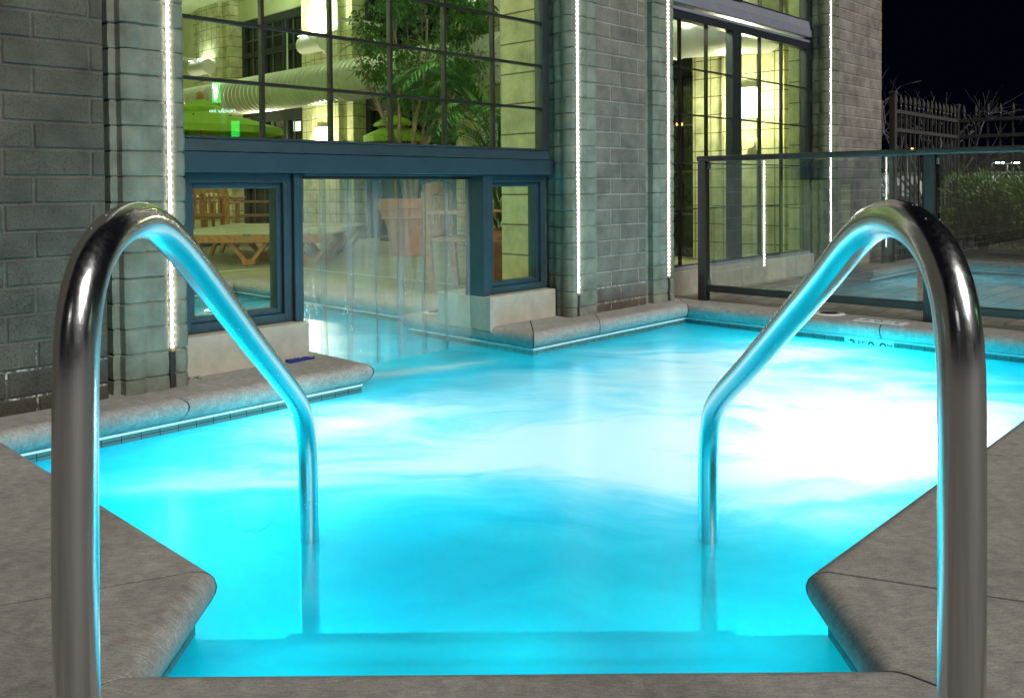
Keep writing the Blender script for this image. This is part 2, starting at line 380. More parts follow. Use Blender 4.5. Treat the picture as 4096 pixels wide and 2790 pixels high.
def pebble_mat():
    t = NT('pebble_floor'); c = t.coord()
    n = t.noise(c, 150, 3, .7); n1 = t.noise(c, 2.2, 4, .6)
    col = t.mix(1, t.ramp(n, (.3, (.10, .11, .06)), (.5, (.36, .36, .22)), (.72, (.62, .60, .42))), t.ramp(n1, (.3, .8), (.7, 1.15)), 'MULTIPLY')
    return t.done(t.bsdf(col, .7, 0, t.bump(n, .6, .004)))
M_PEB = pebble_mat()

# ---------------------------------------------------------------- pool geometry
def UV2(u, v): p = P(u, v); return Vector((p.x, p.y))
OUT = [Vector((-.69, 1.458)), Vector((.668, 1.458)), UV2(1.805, .80), UV2(5.295, .80), UV2(5.295, 3.39), UV2(3.69, 3.39), UV2(3.69, 4.50), UV2(3.98, 4.50),
       UV2(3.98, 7.35), UV2(1.2, 7.35), UV2(1.2, 4.50), UV2(2.475, 4.50), UV2(2.475, 3.39), UV2(.87, 3.39), UV2(.87, 1.809)]
NP = len(OUT)
def inward(i):
    d = (OUT[(i + 1) % NP] - OUT[i]).normalized(); return Vector((-d.y, d.x))     # CCW outline
def mitre(i):
    a = inward((i - 1) % NP); b = inward(i); return (a + b) / (1 + a.dot(b))
# outline orientation check
_ar = sum(OUT[i].x * OUT[(i + 1) % NP].y - OUT[(i + 1) % NP].x * OUT[i].y for i in range(NP))
assert _ar > 0
def offs(o): return [OUT[i] + mitre(i) * o for i in range(NP)]
WZ = -.14
# water
def poly_sheet(name, outer, holes, z, m, kind='structure'):
    loops = [[Vector((p.x, p.y, 0)) for p in outer]] + [[Vector((p.x, p.y, 0)) for p in h] for h in holes]
    pts = [p for l in loops for p in l]
    tris = tessellate_polygon(loops)
    o = obj(name, [(p.x, p.y, z) for p in pts], [tuple(t) for t in tris], m)
    if o.data.polygons[0].normal.z < 0: o.data.flip_normals()
    return tag(o, kind=kind)
wo = poly_sheet('pool_water', offs(-.001), [], WZ, M_WATER)
# shell: plaster walls, floor, steps
PB = -1.0
mb = MB()
n = NP
mb.add([(p.x, p.y, -.255) for p in OUT] + [(p.x, p.y, PB) for p in OUT], [(i, (i + 1) % n, n + (i + 1) % n, n + i) for i in range(n)])
tr_ = tessellate_polygon([[Vector((p.x, p.y, 0)) for p in OUT]])
mb.add([(p.x, p.y, PB) for p in OUT], [tuple(t) for t in tr_])
tag(mb.build('pool_shell', M_PLAST), kind='structure')
tag(MB().box(-1.04, 1.0, 1.46, 2.36, -.62, -.39).box(-1.15, 1.1, 2.3, 2.62, -.98, -.66).build('pool_steps', M_PLAST, bevel=.02), kind='structure')
tag(MB().box(-.62, .60, 2.315, 2.363, -.40, -.386).box(-.62, .60, 2.20, 2.225, -.40, -.387).build('step_nosing', M_TILE), kind='structure')
ws = MB(); ws.box(2.48, 3.685, 3.395, 3.80, -1.06, -.30)
tag(ws.build('doorway_threshold', M_PLAST, rot=FA), kind='structure')
# waterline tile band with UVs, and pale trim
def band(name, z0, z1, off, m):
    vs, fs, uv = [], [], []
    q = offs(off)
    for i in range(NP):
        a, b = q[i], q[(i + 1) % NP]; L = (b - a).length; k = len(vs)
        vs += [(a.x, a.y, z0), (b.x, b.y, z0), (b.x, b.y, z1), (a.x, a.y, z1)]; fs.append((k, k + 1, k + 2, k + 3))
        uv += [(0, z0 - .10), (L, z0 - .10), (L, z1 - .10), (0, z1 - .10)]
    o = obj(name, vs, fs, m); l = o.data.uv_layers.new(name='UVMap')
    for p in o.data.polygons:
        for li in p.loop_indices: l.data[li].uv = uv[o.data.loops[li].vertex_index]
    return tag(o, kind='structure')
band('waterline_tile', -.26, -.085, .002, M_TILE)
tb = MB(); q0 = offs(.0); q1 = offs(.006)
tb.add([(p.x, p.y, -.109) for p in q1] + [(p.x, p.y, -.100) for p in q1] + [(p.x, p.y, -.109) for p in q0] + [(p.x, p.y, -.10) for p in q0],
       [f for i in range(NP) for j in [(i + 1) % NP] for f in ((i, j, n + j, n + i), (i, 2 * n + i, 2 * n + j, j), (n + i, n + j, 3 * n + j, 3 * n + i))])
tag(tb.build('tile_trim', M_TRIM), kind='structure')
# coping slabs
W = .36
prof = [(-W, -.09), (-W, -.004), (-W + .004, 0), (.0, 0), (.016, -.0032), (.030, -.010), (.040, -.022), (.0445, -.038), (.042, -.056), (.032, -.075), (.017, -.090), (.0, -.0995), (-.06, -.0995)]
def slab(mb, i, t0, t1, gap):
    vs = []
    for t, g in ((t0, gap), (t1, -gap)):
        for o_, z in prof:
            a = OUT[i] + mitre(i) * o_; b = OUT[(i + 1) % NP] + mitre((i + 1) % NP) * o_
            d = (OUT[(i + 1) % NP] - OUT[i]).normalized()
            p = a.lerp(b, t) + d * g
            vs.append((p.x, p.y, z))
    k = len(prof)
    mb.add(vs, [(j, (j + 1) % k, k + (j + 1) % k, k + j) for j in range(k)] + [tuple(range(k)), tuple(range(2 * k - 1, k - 1, -1))])
SPL = {2: [.32, .66], 3: [.47], 4: [.62], 12: [.57], 13: [.5], 8: [.5], 7: [.33, .66], 1: [], 14: []}
for i in range(NP):
    ts = [0] + SPL.get(i, []) + [1]
    mb = MB()
    for a, b in zip(ts, ts[1:]): slab(mb, i, a, b, .0042)
    o = mb.build('pool_coping', M_COPE, smooth=True); tag(o, kind='structure')
    wn = o.modifiers.new('wn', 'WEIGHTED_NORMAL'); wn.keep_sharp = True; wn.weight = 100
full = prof; prof = [(a - .0012 if a > -.3 else a + .002, z - .0022 if z > -.05 else z + .002) for a, z in full]
mb = MB()
for i in range(NP):
    for t in [0] + SPL.get(i, []) + [1]: slab(mb, i, t, t, -.0045)
tag(mb.build('coping_joint', M_CLIP), kind='structure')
prof = full
# ground: pavers round the pool, floor inside, dark ground beyond
big = [UV2(-8, -8), UV2(16, -8), UV2(16, 3.6), UV2(-8, 3.6)]
SEAM = 3.60
q = offs(-.30)
hole_out = [q[i] for i in (14, 0, 1, 2, 3)]
ho = hole_out + [UV2(5.6, SEAM + .0), UV2(.57, SEAM)]
outp = [UV2(-8, SEAM), UV2(-8, -8), UV2(16, -8), UV2(16, SEAM), UV2(5.6, SEAM), hole_out[4], hole_out[3], hole_out[2], hole_out[1], hole_out[0], UV2(.57, SEAM)]
poly_sheet('paved_terrace', outp, [], -.012, M_PAVE)
inn = [UV2(-4, SEAM), UV2(.5, SEAM), UV2(.5, 7.9), UV2(4.28, 7.9), UV2(4.28, 4.2), UV2(3.95, 4.2), UV2(3.95, SEAM), UV2(8.95, SEAM), UV2(8.95, 21), UV2(-4, 21)]
# floor ring round the indoor pool: left part of ring closed by slabs under coping
poly_sheet('indoor_floor', inn, [], -.008, M_PEB)
poly_sheet('indoor_floor', [UV2(.5, SEAM), UV2(2.2, SEAM), UV2(2.2, 4.2), UV2(.95, 4.2), UV2(.95, 7.6), UV2(4.28, 7.6), UV2(4.28, 7.9), UV2(.5, 7.9)], [], -.0079, M_PEB)
dl = MB().box(5.07, 5.085, 4.2, 8.30, -.02, -.004).box(4.0, 5.085, 8.30, 8.315, -.02, -.004)
tag(dl.build('floor_divider_strip', M_TRIM, rot=FA), kind='structure')
M_ASPH = mat('dark_asphalt', (.045, .045, .048), .85, 0, .3, 3, .5, 40)
g = 500
go = obj('ground', [(-g, -g, -1.3), (g, -g, -1.3), (g, g, -1.3), (-g, g, -1.3)], [(0, 1, 2, 3)], M_ASPH); tag(go, kind='structure')
M_LAWN = mat('night_lawn', (.04, .05, .02), .9, 0, .4, 8, .5, 60)
poly_sheet('planting_bed', [UV2(10.45, -6), UV2(15.5, -6), UV2(15.5, 3.5), UV2(10.45, 3.5)], [], -.004, M_LAWN)

# ---------------------------------------------------------------- hotel building
B0 = (5.0, 3.6); TOP = 4.8
bld = empty('hotel_building', P(*B0), FA, 'grey concrete block building with tall grid windows and fluted corner pilasters beside the pool', 'building')
def bm_(): return MB(*B0)
def shift(m): return m
# outer walls: materials use object coordinates, so wall meshes are built in facade coordinates and placed at the world origin offset
def fpart(mb, name, m, parent=bld, **kw):
    """mesh written in facade coordinates (u, v, z); object sits at the building base"""
    return mb.build(name, m, parent, **kw)
def blocks(u0, u1, vf, uj, off, z0, z1, m, bw=.312, rc=.005):
    mb = MB(); mb.box(u0, u1, vf + rc - .0003, vf + .265, -.2, TOP)
    g = .0052; k0 = math.floor((z0 - 1.503) / COURSE)
    for k in range(k0, math.ceil((z1 - 1.503) / COURSE)):
        za = 1.503 + k * COURSE + g; zb = za + COURSE - 2 * g
        sh = 0 if k % 2 else -off * bw
        j0 = math.floor((u0 - uj - sh) / bw)
        for j in range(j0, j0 + int((u1 - u0) / bw) + 3):
            a = max(u0, uj + sh + j * bw + g); b = min(u1, uj + sh + (j + 1) * bw - g)
            if b - a < .012: continue
            dv = random.uniform(-.0012, .0012); e = .0045; dz = random.uniform(-.0008, .0008); za_ = za + dz; zb_ = zb + dz
            mb.add([(a, vf + rc, za_), (b, vf + rc, za_), (b, vf + rc, zb_), (a, vf + rc, zb_), (a + e, vf + dv, za_ + e), (b - e, vf + dv, za_ + e), (b - e, vf + dv, zb_ - e), (a + e, vf + dv, zb_ - e)],
                   [(0, 1, 5, 4), (1, 2, 6, 5), (2, 3, 7, 6), (3, 0, 4, 7), (4, 5, 6, 7)])
    o = mb.build('block_wall', m, bld); o.location = (-B0[0], -B0[1], 0); return o
def wall(u0, u1, v0, v1, z0, z1, m, name='block_wall'):
    mb = MB(); mb.box(u0, u1, v0, v1, z0, z1)
    o = mb.build(name, m, bld); o.location = (-B0[0], -B0[1], 0); return o
TOP_ = 3.4
wall(1.30, 1.48, 3.70, 3.83, -.2, TOP, M_CLIP, 'recess_shade_back'); wall(5.0, 5.16, 3.70, 3.83, -.2, TOP, M_CLIP, 'recess_shade_back')  # near-black backing puts the groove's shade into the colour
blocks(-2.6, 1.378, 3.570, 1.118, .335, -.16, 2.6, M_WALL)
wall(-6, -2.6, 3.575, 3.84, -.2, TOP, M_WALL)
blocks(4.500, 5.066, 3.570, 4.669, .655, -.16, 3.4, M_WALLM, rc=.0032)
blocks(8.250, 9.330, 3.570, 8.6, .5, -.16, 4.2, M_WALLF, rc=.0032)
wall(1.20, 4.75, 3.60, 3.84, 3.4, TOP + .001, M_WALL)
wall(4.90, 8.55, 3.60, 3.84, 3.4, TOP + .001, M_WALLF)
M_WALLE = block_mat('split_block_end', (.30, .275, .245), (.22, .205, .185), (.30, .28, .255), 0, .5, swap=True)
wall(9.05, 9.329, 3.84, 21, -.2, TOP, M_WALLE, 'end_wall')
wall(-6, 9.05, 3.84, 21, TOP - .25, TOP - .002, M_INP, 'ceiling')
wall(-4.3, -4, 3.84, 21, -.2, TOP - .25, M_INP, 'inner_wall')
wall(-4, 9.05, 20.7, 21, -.2, TOP - .25, M_INP, 'inner_wall')

def pilaster(uc, s, m):
    """uc: window-side corner, s=+1 wall lies toward +u"""
    pr = [(.06, .30)]
    def lobe(a0, t0, a1, t1, bul, k=6):
        nx, ny = (t1 - t0), -(a1 - a0); L = math.hypot(nx, ny); nx /= L; ny /= L
        for i in range(k + 1):
            f = i / k; b = bul * (math.sin(PI * f) ** .6 if 0 < f < 1 else 0); 
            yield (a0 + (a1 - a0) * f - nx * 0 + (-b if a0 == a1 else 0), t0 + (t1 - t0) * f + (-b if a0 != a1 else 0))
    pr += [(0.004, .26)]
    for t0, t1, a in ((.235, .16, .030), (.157, .082, .015), (.079, .005, .0)): pr += list(lobe(a, t0, a, t1, .012))
    pr += list(lobe(.002, 0, .052, 0, .010))
    pr += [(.054, .028), (.076, .028)]
    pr += list(lobe(.079, .004, .167, .004, .016)); pr += list(lobe(.170, .004, .258, .004, .016))
    pr += [(.262, .045), (.290, .045), (.292, .10), (.292, .30)]
    z = -.15; zs = []
    k0 = math.floor((-.15 - 1.503) / COURSE)
    for k in range(k0, int((TOP - 1.503) / COURSE) + 1):
        zj = 1.503 + k * COURSE
        zs += [(zj - .006, .0), (zj - .0025, -.007), (zj + .0025, -.007), (zj + .006, .0), (zj + COURSE * .5, .0025)]
    zs = [(-.2, 0)] + [q for q in zs if -.2 < q[0] < TOP]
    vs = []
    jit = {}
    for zi, (z, ins) in enumerate(zs):
        cr = round((z - 1.503) / COURSE - .5); jx, jt = jit.setdefault(cr, (random.uniform(-.0022, .0022), random.uniform(-.0018, .0018)))
        for (a, t) in pr:
            # inset toward the pier's core
            ca, ct = .15, .16; d = math.hypot(a - ca, t - ct); f = (d + ins) / d
            vs.append((uc + s * (ca + (a - ca) * f + jx), 3.557 + ct + (t - ct) * f + jt, z))
    k = len(pr)
    fs = [(i * k + j, i * k + j + 1, (i + 1) * k + j + 1, (i + 1) * k + j) for i in range(len(zs) - 1) for j in range(k - 1)]
    mb = bm_().add(vs, fs)
    return mb.build('fluted_pilaster', m, bld, smooth=True)
pilaster(1.70, -1, M_PIL); pilaster(4.24, 1, M_PIL); pilaster(5.395, -1, M_PIL); pilaster(7.985, 1, M_PIL)

# --- main window bay
WV = 3.735
def wframe(us, zs, u0, u1, z0, z1, v0=WV, fw=.05, parts=True):
    """picture window: frame mesh with muntin and glass sub-parts"""
    f = bm_(); dp = .07
    f.box(u0, u0 + fw, v0, v0 + dp, z0, z1).box(u1 - fw, u1, v0, v0 + dp, z0, z1).box(u0 + fw, u1 - fw, v0, v0 + dp, z0, z0 + .012).box(u0 + fw, u1 - fw, v0, v0 + dp, z1 - fw, z1)
    fo = f.build('window_frame', M_FRAME, bld, bevel=.003)
    m = bm_(); mw = .0075 if u0 < 3 else .0046
    for x in us: m.box(x - mw, x + mw, v0 + .004, v0 + .036, z0 + .012, z1 - fw)
    for z in zs: m.box(u0 + fw, u1 - fw, v0 + .006, v0 + .034, z - mw, z + mw)
    m.build('muntin_grid', M_MUNT, fo)
    bm_().box(u0 + fw - .005, u1 - fw + .005, v0 + .018, v0 + .024, z0 + .005, z1 - fw + .005).build('window_glass', M_GLASS, fo)
    return fo
US = [2.184, 2.570, 2.956, 3.346, 3.736]
wframe(US, [1.331 + .272 * i for i in range(0, 8)], 1.71, 4.232, 1.062, 3.40, fw=.06)
b = bm_()
b.box(1.715, 4.252, 3.715, 3.93, .908, 1.001)                         # lintel tube
b.add([(1.73, 3.722, 1.004), (4.225, 3.722, 1.004), (4.225, 3.738, 1.060), (1.73, 3.738, 1.060), (1.73, 3.93, 1.004), (4.225, 3.93, 1.004), (4.225, 3.93, 1.060), (1.73, 3.93, 1.060)],
      [(0, 1, 2, 3), (3, 2, 6, 7), (0, 3, 7, 4), (1, 5, 6, 2), (4, 7, 6, 5), (0, 4, 5, 1)])
lb = b.build('steel_lintel', M_STEEL, bld, bevel=.004)
bm_().box(2.40, 3.64, 3.735, 3.90, .898, .9065).build('drip_edge', M_STEEL, lb, bevel=.002)
for u0, u1 in ((2.345, 2.394), (3.642, 3.690)):
    bm_().box(u0, u1, 3.742, 3.905, .165, .9075).build('steel_post', M_STEEL, bld, bevel=.004)
bm_().box(1.735, 2.388, 3.69, 4.10, -.03, .176).build('cast_sill', M_CAST, bld, bevel=.005)
bm_().box(3.640, 4.235, 3.69, 4.16, -.03, .1755).build('cast_sill', M_CAST, bld, bevel=.005)
def small_window(u0, u1, z0, z1):
    f = bm_(); a = .045; vv = 3.765
    for k, (e, dv) in enumerate(((0, 0), (a, .022))):
        ua, ub, za, zb = u0 + e, u1 - e, z0 + e, z1 - e; t = a if k == 0 else .028
        f.box(ua, ua + t, vv + dv, vv + .09, za, zb).box(ub - t, ub, vv + dv, vv + .09, za, zb).box(ua + t, ub - t, vv + dv, vv + .09, za, za + t).box(ua + t, ub - t, vv + dv, vv + .09, zb - t, zb)
    fo = f.build('side_window', M_STEEL, bld, bevel=.003)
    bm_().box(u0 + .06, u1 - .06, vv + .045, vv + .051, z0 + .06, z1 - .06).build('window_glass', M_GLASS, fo)
small_window(1.775, 2.344, .177, .907); small_window(3.692, 4.225, .1765, .907)
# --- far window bay
fo = wframe([5.779, 6.164, 7.044, 7.446], [.651, 1.011, 1.388, 1.750], 5.42, 7.99, .205, 2.18, fw=.06)
bm_().box(6.545, 6.69, 3.728, 3.80, .217, 2.12).build('centre_stile', M_FRAME, fo, bevel=.003)
fo2 = wframe([5.8, 6.2, 7.05, 7.45], [2.75, 3.1], 5.42, 7.99, 2.385, 3.40, fw=.06)
bm_().box(6.545, 6.69, 3.715, 3.80, 2.386, 3.35).build('centre_stile', M_FRAME, fo2, bevel=.003)
M_PALE = mat('pale_steel', (.36, .38, .46), .35, .4, .08, 9)
b = bm_().box(5.42, 8.00, 3.715, 3.90, 2.232, 2.301)
b.add([(5.42, 3.722, 2.303), (7.985, 3.722, 2.303), (7.985, 3.738, 2.384), (5.42, 3.738, 2.384), (5.42, 3.9, 2.303), (7.985, 3.9, 2.303), (7.985, 3.9, 2.384), (5.42, 3.9, 2.384)],
      [(0, 1, 2, 3), (3, 2, 6, 7), (0, 3, 7, 4), (1, 5, 6, 2), (4, 7, 6, 5), (0, 4, 5, 1)])
b.box(5.425, 7.98, 3.728, 3.80, 2.181, 2.205)
plb = b.build('pale_lintel', M_PALE, bld, bevel=.003)
bm_().box(5.425, 7.98, 3.722, 3.80, .182, .204).build('sill_trim', M_PALE, bld, bevel=.003)
bm_().box(5.40, 6.62, 3.69, 3.95, -.03, .181).box(6.625, 7.995, 3.69, 3.95, -.03, .1815).build('cast_sill', M_CAST, bld, bevel=.004)

# --- interior finishes
def iwall(u0, u1, v0, v1, z0, z1, m, name='inner_pier'):
    mb = MB().box(u0, u1, v0, v1, z0, z1); o = mb.build(name, m, bld); o.location = (-B0[0], -B0[1], 0); return o
iwall(4.262, 5.39, 3.86, 4.20, -.1, 4.54, inner_block('painted_block_reveal', (.62, .56, .28), True, 4.25, .4064, .2032, -.03)); iwall(4.535, 5.06, 3.805, 3.86, -.1, 4.54, M_INF)
iwall(-4, 1.70, 3.845, 4.2, -.1, 4.54, M_INF); iwall(8.0, 9.04, 3.845, 3.95, -.1, 4.54, M_INF)
iwall(1.71, 4.26, 3.86, 4.0, 3.42, 4.54, M_INF); iwall(5.39, 8.0, 3.86, 4.0, 3.42, 4.54, M_INF)
PIERS = [(15.97, 17.5), (11.91, 13.42), (7.88, 9.40), (3.96, 5.41)]
for a, b_ in PIERS:
    iwall(8.60, 9.04, a, b_, -.05, 4.55, M_INW)
    iwall(8.52, 8.62, a + .30, b_ - .42, -.05, 4.55, M_INW)
iwall(8.6, 9.04, 17.5, 20.7, -.05, 4.55, M_INP)
for (a, _), (_, b_) in zip(PIERS[:-1], PIERS[1:]):
    a0, a1 = b_, a                                   # bay between piers
    iwall(8.80, 9.04, a0, a1, 4.15, 4.55, M_INP, 'arch_spandrel')
    f = bm_(); x0 = 8.86; wd = a1 - a0
    f.box(x0, x0 + .08, a0, a0 + .12, 0, 4.15).box(x0, x0 + .08, a1 - .12, a1, 0, 4.15).box(x0, x0 + .09, a0 + .12, a1 - .12, 2.12, 2.36).box(x0, x0 + .08, a0 + .12, a1 - .12, 4.0, 4.15)
    f.box(x0, x0 + .075, a0 + wd * .36, a0 + wd * .36 + .07, 0, 4.0).box(x0, x0 + .075, a0 + wd * .66, a0 + wd * .66 + .05, 0, 4.0)
    f.box(x0, x0 + .085, a0 + .12, a1 - .12, 3.42, 3.52)
    fr_ = f.build('bay_window', M_FRAME, bld, bevel=.004)
    if a0 > 13: bm_().box(x0 + .045, x0 + .055, 13.60, 13.88, 1.90, 2.08).box(x0 + .045, x0 + .055, 13.97, 14.2, 1.90, 2.08).build('lit_curtain', emit('lit_curtain_glow', (.95, 1, .9), 1.6), fr_)
    m = bm_()
    for i in range(1, 7): m.box(x0 + .03, x0 + .05, a0 + wd * i / 7 - .008, a0 + wd * i / 7 + .008, 0, 4.0)
    for z in (.5, 1.0, 1.55, 2.7, 3.05, 3.75): m.box(x0 + .031, x0 + .049, a0 + .12, a1 - .12, z - .008, z + .008)
    m.build('muntin_grid', mat('grey_muntin', (.10, .11, .11), .5), fr_)
    bm_().box(x0 + .056, x0 + .064, a0 + .1, a1 - .1, 0, 4.1).build('night_pane', M_DGLASS, fr_)

# ---------------------------------------------------------------- rope lights in the pilaster grooves
def led_mat(name, c, st, hot):
    t = NT(name); tc = t.n('ShaderNodeTexCoord'); sx = t.n('ShaderNodeSeparateXYZ'); t.link(tc.outputs['Object'], sx.inputs[0])
    wv = t.math('SINE', t.math('MULTIPLY', sx.outputs[2], 2 * PI / .030))
    k = t.math('POWER', t.math('MULTIPLY_ADD', wv, .5, .5), 2.5)
    e = t.n('ShaderNodeEmission'); e.inputs[0].default_value = (*c, 1); t.link(t.math('MULTIPLY_ADD', k, hot, st), e.inputs[1])
    return t.done(e.outputs[0])
M_LED = led_mat('led_rope', (1, .86, .80), 4, 18)
for uc, s, zb, lab in ((1.70, -1, .165, 'glowing white rope light in the nearest pilaster left of the pool doorway'),
                       (4.24, 1, .15, 'glowing white rope light in the pilaster right of the pool doorway'),
                       (5.395, -1, .178, 'glowing white rope light at the left edge of the far sliding window'),
                       (7.985, 1, .205, 'glowing white rope light on the far pilaster near the building corner')):
    e = empty('rope_light', P(uc - 0 + s * .065, 3.557, zb), FA, lab, 'rope light', 'rope lights on the pilasters')
    MB().tube([(0, 0, 0), (0, 0, 1.2), (0, 0, 4.5 - zb)], .0058, 8).build('light_tube', M_LED, e, smooth=True)
    MB().ball((0, 0, -.004), .011, 8, 6).build('end_cap', mat('amber_end_cap', (.6, .35, .15), .4), e, smooth=True)
    MB().box(-.009, .009, .002, .014, -zb - .0, -.015).build('lead_cable', M_CLIP, e)

# ---------------------------------------------------------------- stainless handrails
LP = [(1.116, -.02), (1.116, .279), (1.126, .563), (1.137, .676), (1.166, .731), (1.211, .764), (1.274, .783), (1.35, .787), (1.418, .766), (1.511, .72), (1.854, .52), (2.172, .338), (2.304, .255), (2.365, .185), (2.389, .11), (2.39, -.02), (2.39, -.40)]
RP = [(1.024, -.02), (1.024, .316), (1.026, .579), (1.031, .656), (1.05, .712), (1.094, .757), (1.168, .782), (1.237, .785), (1.331, .755), (1.461, .682), (1.952, .425), (2.199, .301), (2.315, .225), (2.36, .135), (2.367, .04), (2.367, -.40)]
def smooth_path(pts, n=110):
    # Catmull-Rom through the points, centripetal enough for this spacing
    pts = [Vector(p) for p in pts]; out = []
    tot = [0]
    for a, b in zip(pts, pts[1:]): tot.append(tot[-1] + (b - a).length)
    for k in range(n + 1):
        s = tot[-1] * k / n; i = max(j for j in range(len(pts) - 1) if tot[j] <= s + 1e-9)
        f = (s - tot[i]) / (tot[i + 1] - tot[i])
        p0 = pts[max(i - 1, 0)]; p1 = pts[i]; p2 = pts[i + 1]; p3 = pts[min(i + 2, len(pts) - 1)]
        h = tot[i + 1] - tot[i]
        m1 = (p2 - p0) / max(1e-6, (tot[i + 1] - tot[max(i - 1, 0)])) * h; m2 = (p3 - p1) / max(1e-6, (tot[min(i + 2, len(pts) - 1)] - tot[i])) * h
        out.append(p1 * (2 * f**3 - 3 * f**2 + 1) + m1 * (f**3 - 2 * f**2 + f) + p2 * (-2 * f**3 + 3 * f**2) + m2 * (f**3 - f**2))
    for it in range(5):                                   # light smoothing of the bends
        out = [out[0]] + [(out[i - 1] + out[i] * 2 + out[i + 1]) / 4 for i in range(1, len(out) - 1)] + [out[-1]]
    return out
for pts, X, k0, lab in ((LP, -.568, .967, 'polished steel pool handrail on the left of the steps'), (RP, .53, 1.022, 'polished steel pool handrail on the right of the steps')):
    y0, y1 = pts[0][0], pts[-1][0]; path = []
    for y, z in pts:
        k = k0 + (1 - k0) * max(0, min(1, (y - y0) / (y1 - y0)))
        path.append((X * k, y * k, CAMH + (z - CAMH) * k if z > 0 else z))
    path = smooth_path(path)
    base = path[0].copy(); base.z = 0
    e = empty('pool_handrail', base, 0, lab, 'handrail', 'pool step handrails')
    MB().tube([p - base for p in path], .027, 40).build('rail_tube', M_RAIL, e, smooth=True)
    MB().lathe([(.0275, .03), (.034, .028), (.055, .010), (.056, .0), (.0275, .0)], 32).build('base_flange', M_RAIL, e, smooth=True)
    d = MB()
    for i in range(110):
        j = random.randrange(30, 98); p = path[j].lerp(path[j + 1], random.random()); td = (path[j + 1] - path[j]).normalized()
        nn = td.cross(Vector((1, 0, 0))).normalized(); a = random.gauss(PI / 2 if random.random() < .7 else -PI / 2, .5)
        q = p + (Vector((1, 0, 0)) * math.cos(a) + nn * math.sin(a)) * .0268
        d.ball(q - base, random.uniform(.0005, .0012), 5, 4)
    tag(d.build('water_drops', mat('water_drop', (.9, .95, .97), .05, 0, .01, 2), e, smooth=True), kind='stuff')

# ---------------------------------------------------------------- glass fence
gf = empty('glass_fence', P(5.53, 3.39), FA, 'low glass panel fence with dark metal posts behind the pool', 'fence')
mbx = lambda: MB(5.53, 3.39)
FU = 5.53
PV = [3.39, 1.825, .20, -1.4]
for v in PV:
    p = mbx().box(FU - .032, FU + .032, v - .032, v + .032, -.03, 1.005).build('fence_post', M_DARKAL, gf, bevel=.004)
mbx().box(FU - .04, FU + .04, PV[-1] - .04, PV[0] + .04, 1.006, 1.045).build('top_rail', M_DARKAL, gf, bevel=.01)
for a, b_ in zip(PV, PV[1:]):
    mbx().box(FU - .022, FU + .022, b_ + .033, a - .033, .066, .115).build('bottom_rail', M_DARKAL, gf, bevel=.004)
    mbx().box(FU - .004, FU + .004, b_ + .075, a - .055, .117, 1.003).build('glass_panel', M_FGLASS, gf)
    for z in (.13, .97):
        mbx().box(FU - .012, FU + .012, a - .055, a - .033, z - .02, z + .02).build('glass_clip', mat('clip_steel', (.4, .4, .4), .3, 1), gf, bevel=.002)

# ---------------------------------------------------------------- iron picket fence
def picket_run(name, a, b, cnt, lab, posts):
    a = Vector(a); b = Vector(b); L = (b - a).length; e = empty(name, (a.x, a.y, 0), math.atan2(b.y - a.y, b.x - a.x), lab, 'fence', 'black picket fence runs')
    for x in posts:
        MB().box(x - .032, x + .032, -.032, .032, -.4, 1.80).box(x - .037, x + .037, -.037, .037, 1.80, 1.83).build('fence_post', M_BLACK, e, bevel=.004)
    for z in (1.60, 1.40, .12): MB().box(.033, L - .033, -.02, .02, z, z + .04).build('fence_rail', M_BLACK, e, bevel=.003)
    pk = None
    for i in range(cnt):
        x = (i + .6) * L / (cnt + .2)
        if pk is None:
            m = MB().box(-.009, .009, -.009, .009, .05, 1.68)
            m.lathe([(.004, 1.675), (.013, 1.682), (.013, 1.692), (.008, 1.70), (.016, 1.715), (.021, 1.735), (.017, 1.762), (.009, 1.79), (.001, 1.815)], 8)
            pk = m.build('picket', M_BLACK, e, smooth=True); o = pk
        else:
            o = pk.copy(); COL.objects.link(o); o.parent = e
        o.location = (x, 0, 0)
    return e
p1 = P(9.62, 3.56); p2 = P(11.82, 3.59); p3 = P(11.85, .4)
picket_run('picket_fence', p1, p2, 15, 'black iron picket fence panel running back from the building corner', [0, (p2 - p1).length])
picket_run('picket_fence', p2, p3, 23, 'black iron picket fence panel behind the clipped hedge', [(p3 - p2).length])

# ---------------------------------------------------------------- hedge shrubs
def shrub(c, rx, ry, h, cnt, lab):
    e = empty('hedge_shrub', (c.x, c.y, 0), 0, lab, 'shrub', 'shrubs in the hedge')
    m = MB()
    lob = [(Vector((random.uniform(-.6, .6) * rx, random.uniform(-.6, .6) * ry, random.uniform(.25, .84) * h)), random.uniform(.22, .36)) for _ in range(15)]
    for i in range(cnt):
        q, r = random.choice(lob); d = rvec(); p = q + Vector((d.x * r, d.y * r, d.z * r * .8)) * random.uniform(.55, 1.08)
        if p.z < .02: continue
        dd = (d + Vector((0, 0, .7)) + rvec() * .6); m.leaf(p, dd, rvec(), random.uniform(.035, .075), random.uniform(.014, .026))
    m.build('foliage', M_HEDGE, e)
    s = MB()
    for i in range(7):
        a = random.uniform(0, 6.28); s.tube([(0, 0, -.05), (.1 * math.cos(a), .1 * math.sin(a), h * .3), (.3 * rx * math.cos(a), .3 * ry * math.sin(a), h * .7)], [.02, .014, .006], 6)
    s.build('stem', M_BARK, e, smooth=True)
HL = ['dark rounded hedge shrub beside the picket fence corner', 'low hedge shrub with a bushy top behind the glass fence post', 'broad hedge shrub right of the glass fence post', 'dense hedge shrub under the distant street lamps', 'hedge shrub at the right edge of the view', 'hedge shrub farthest along the planting bed']
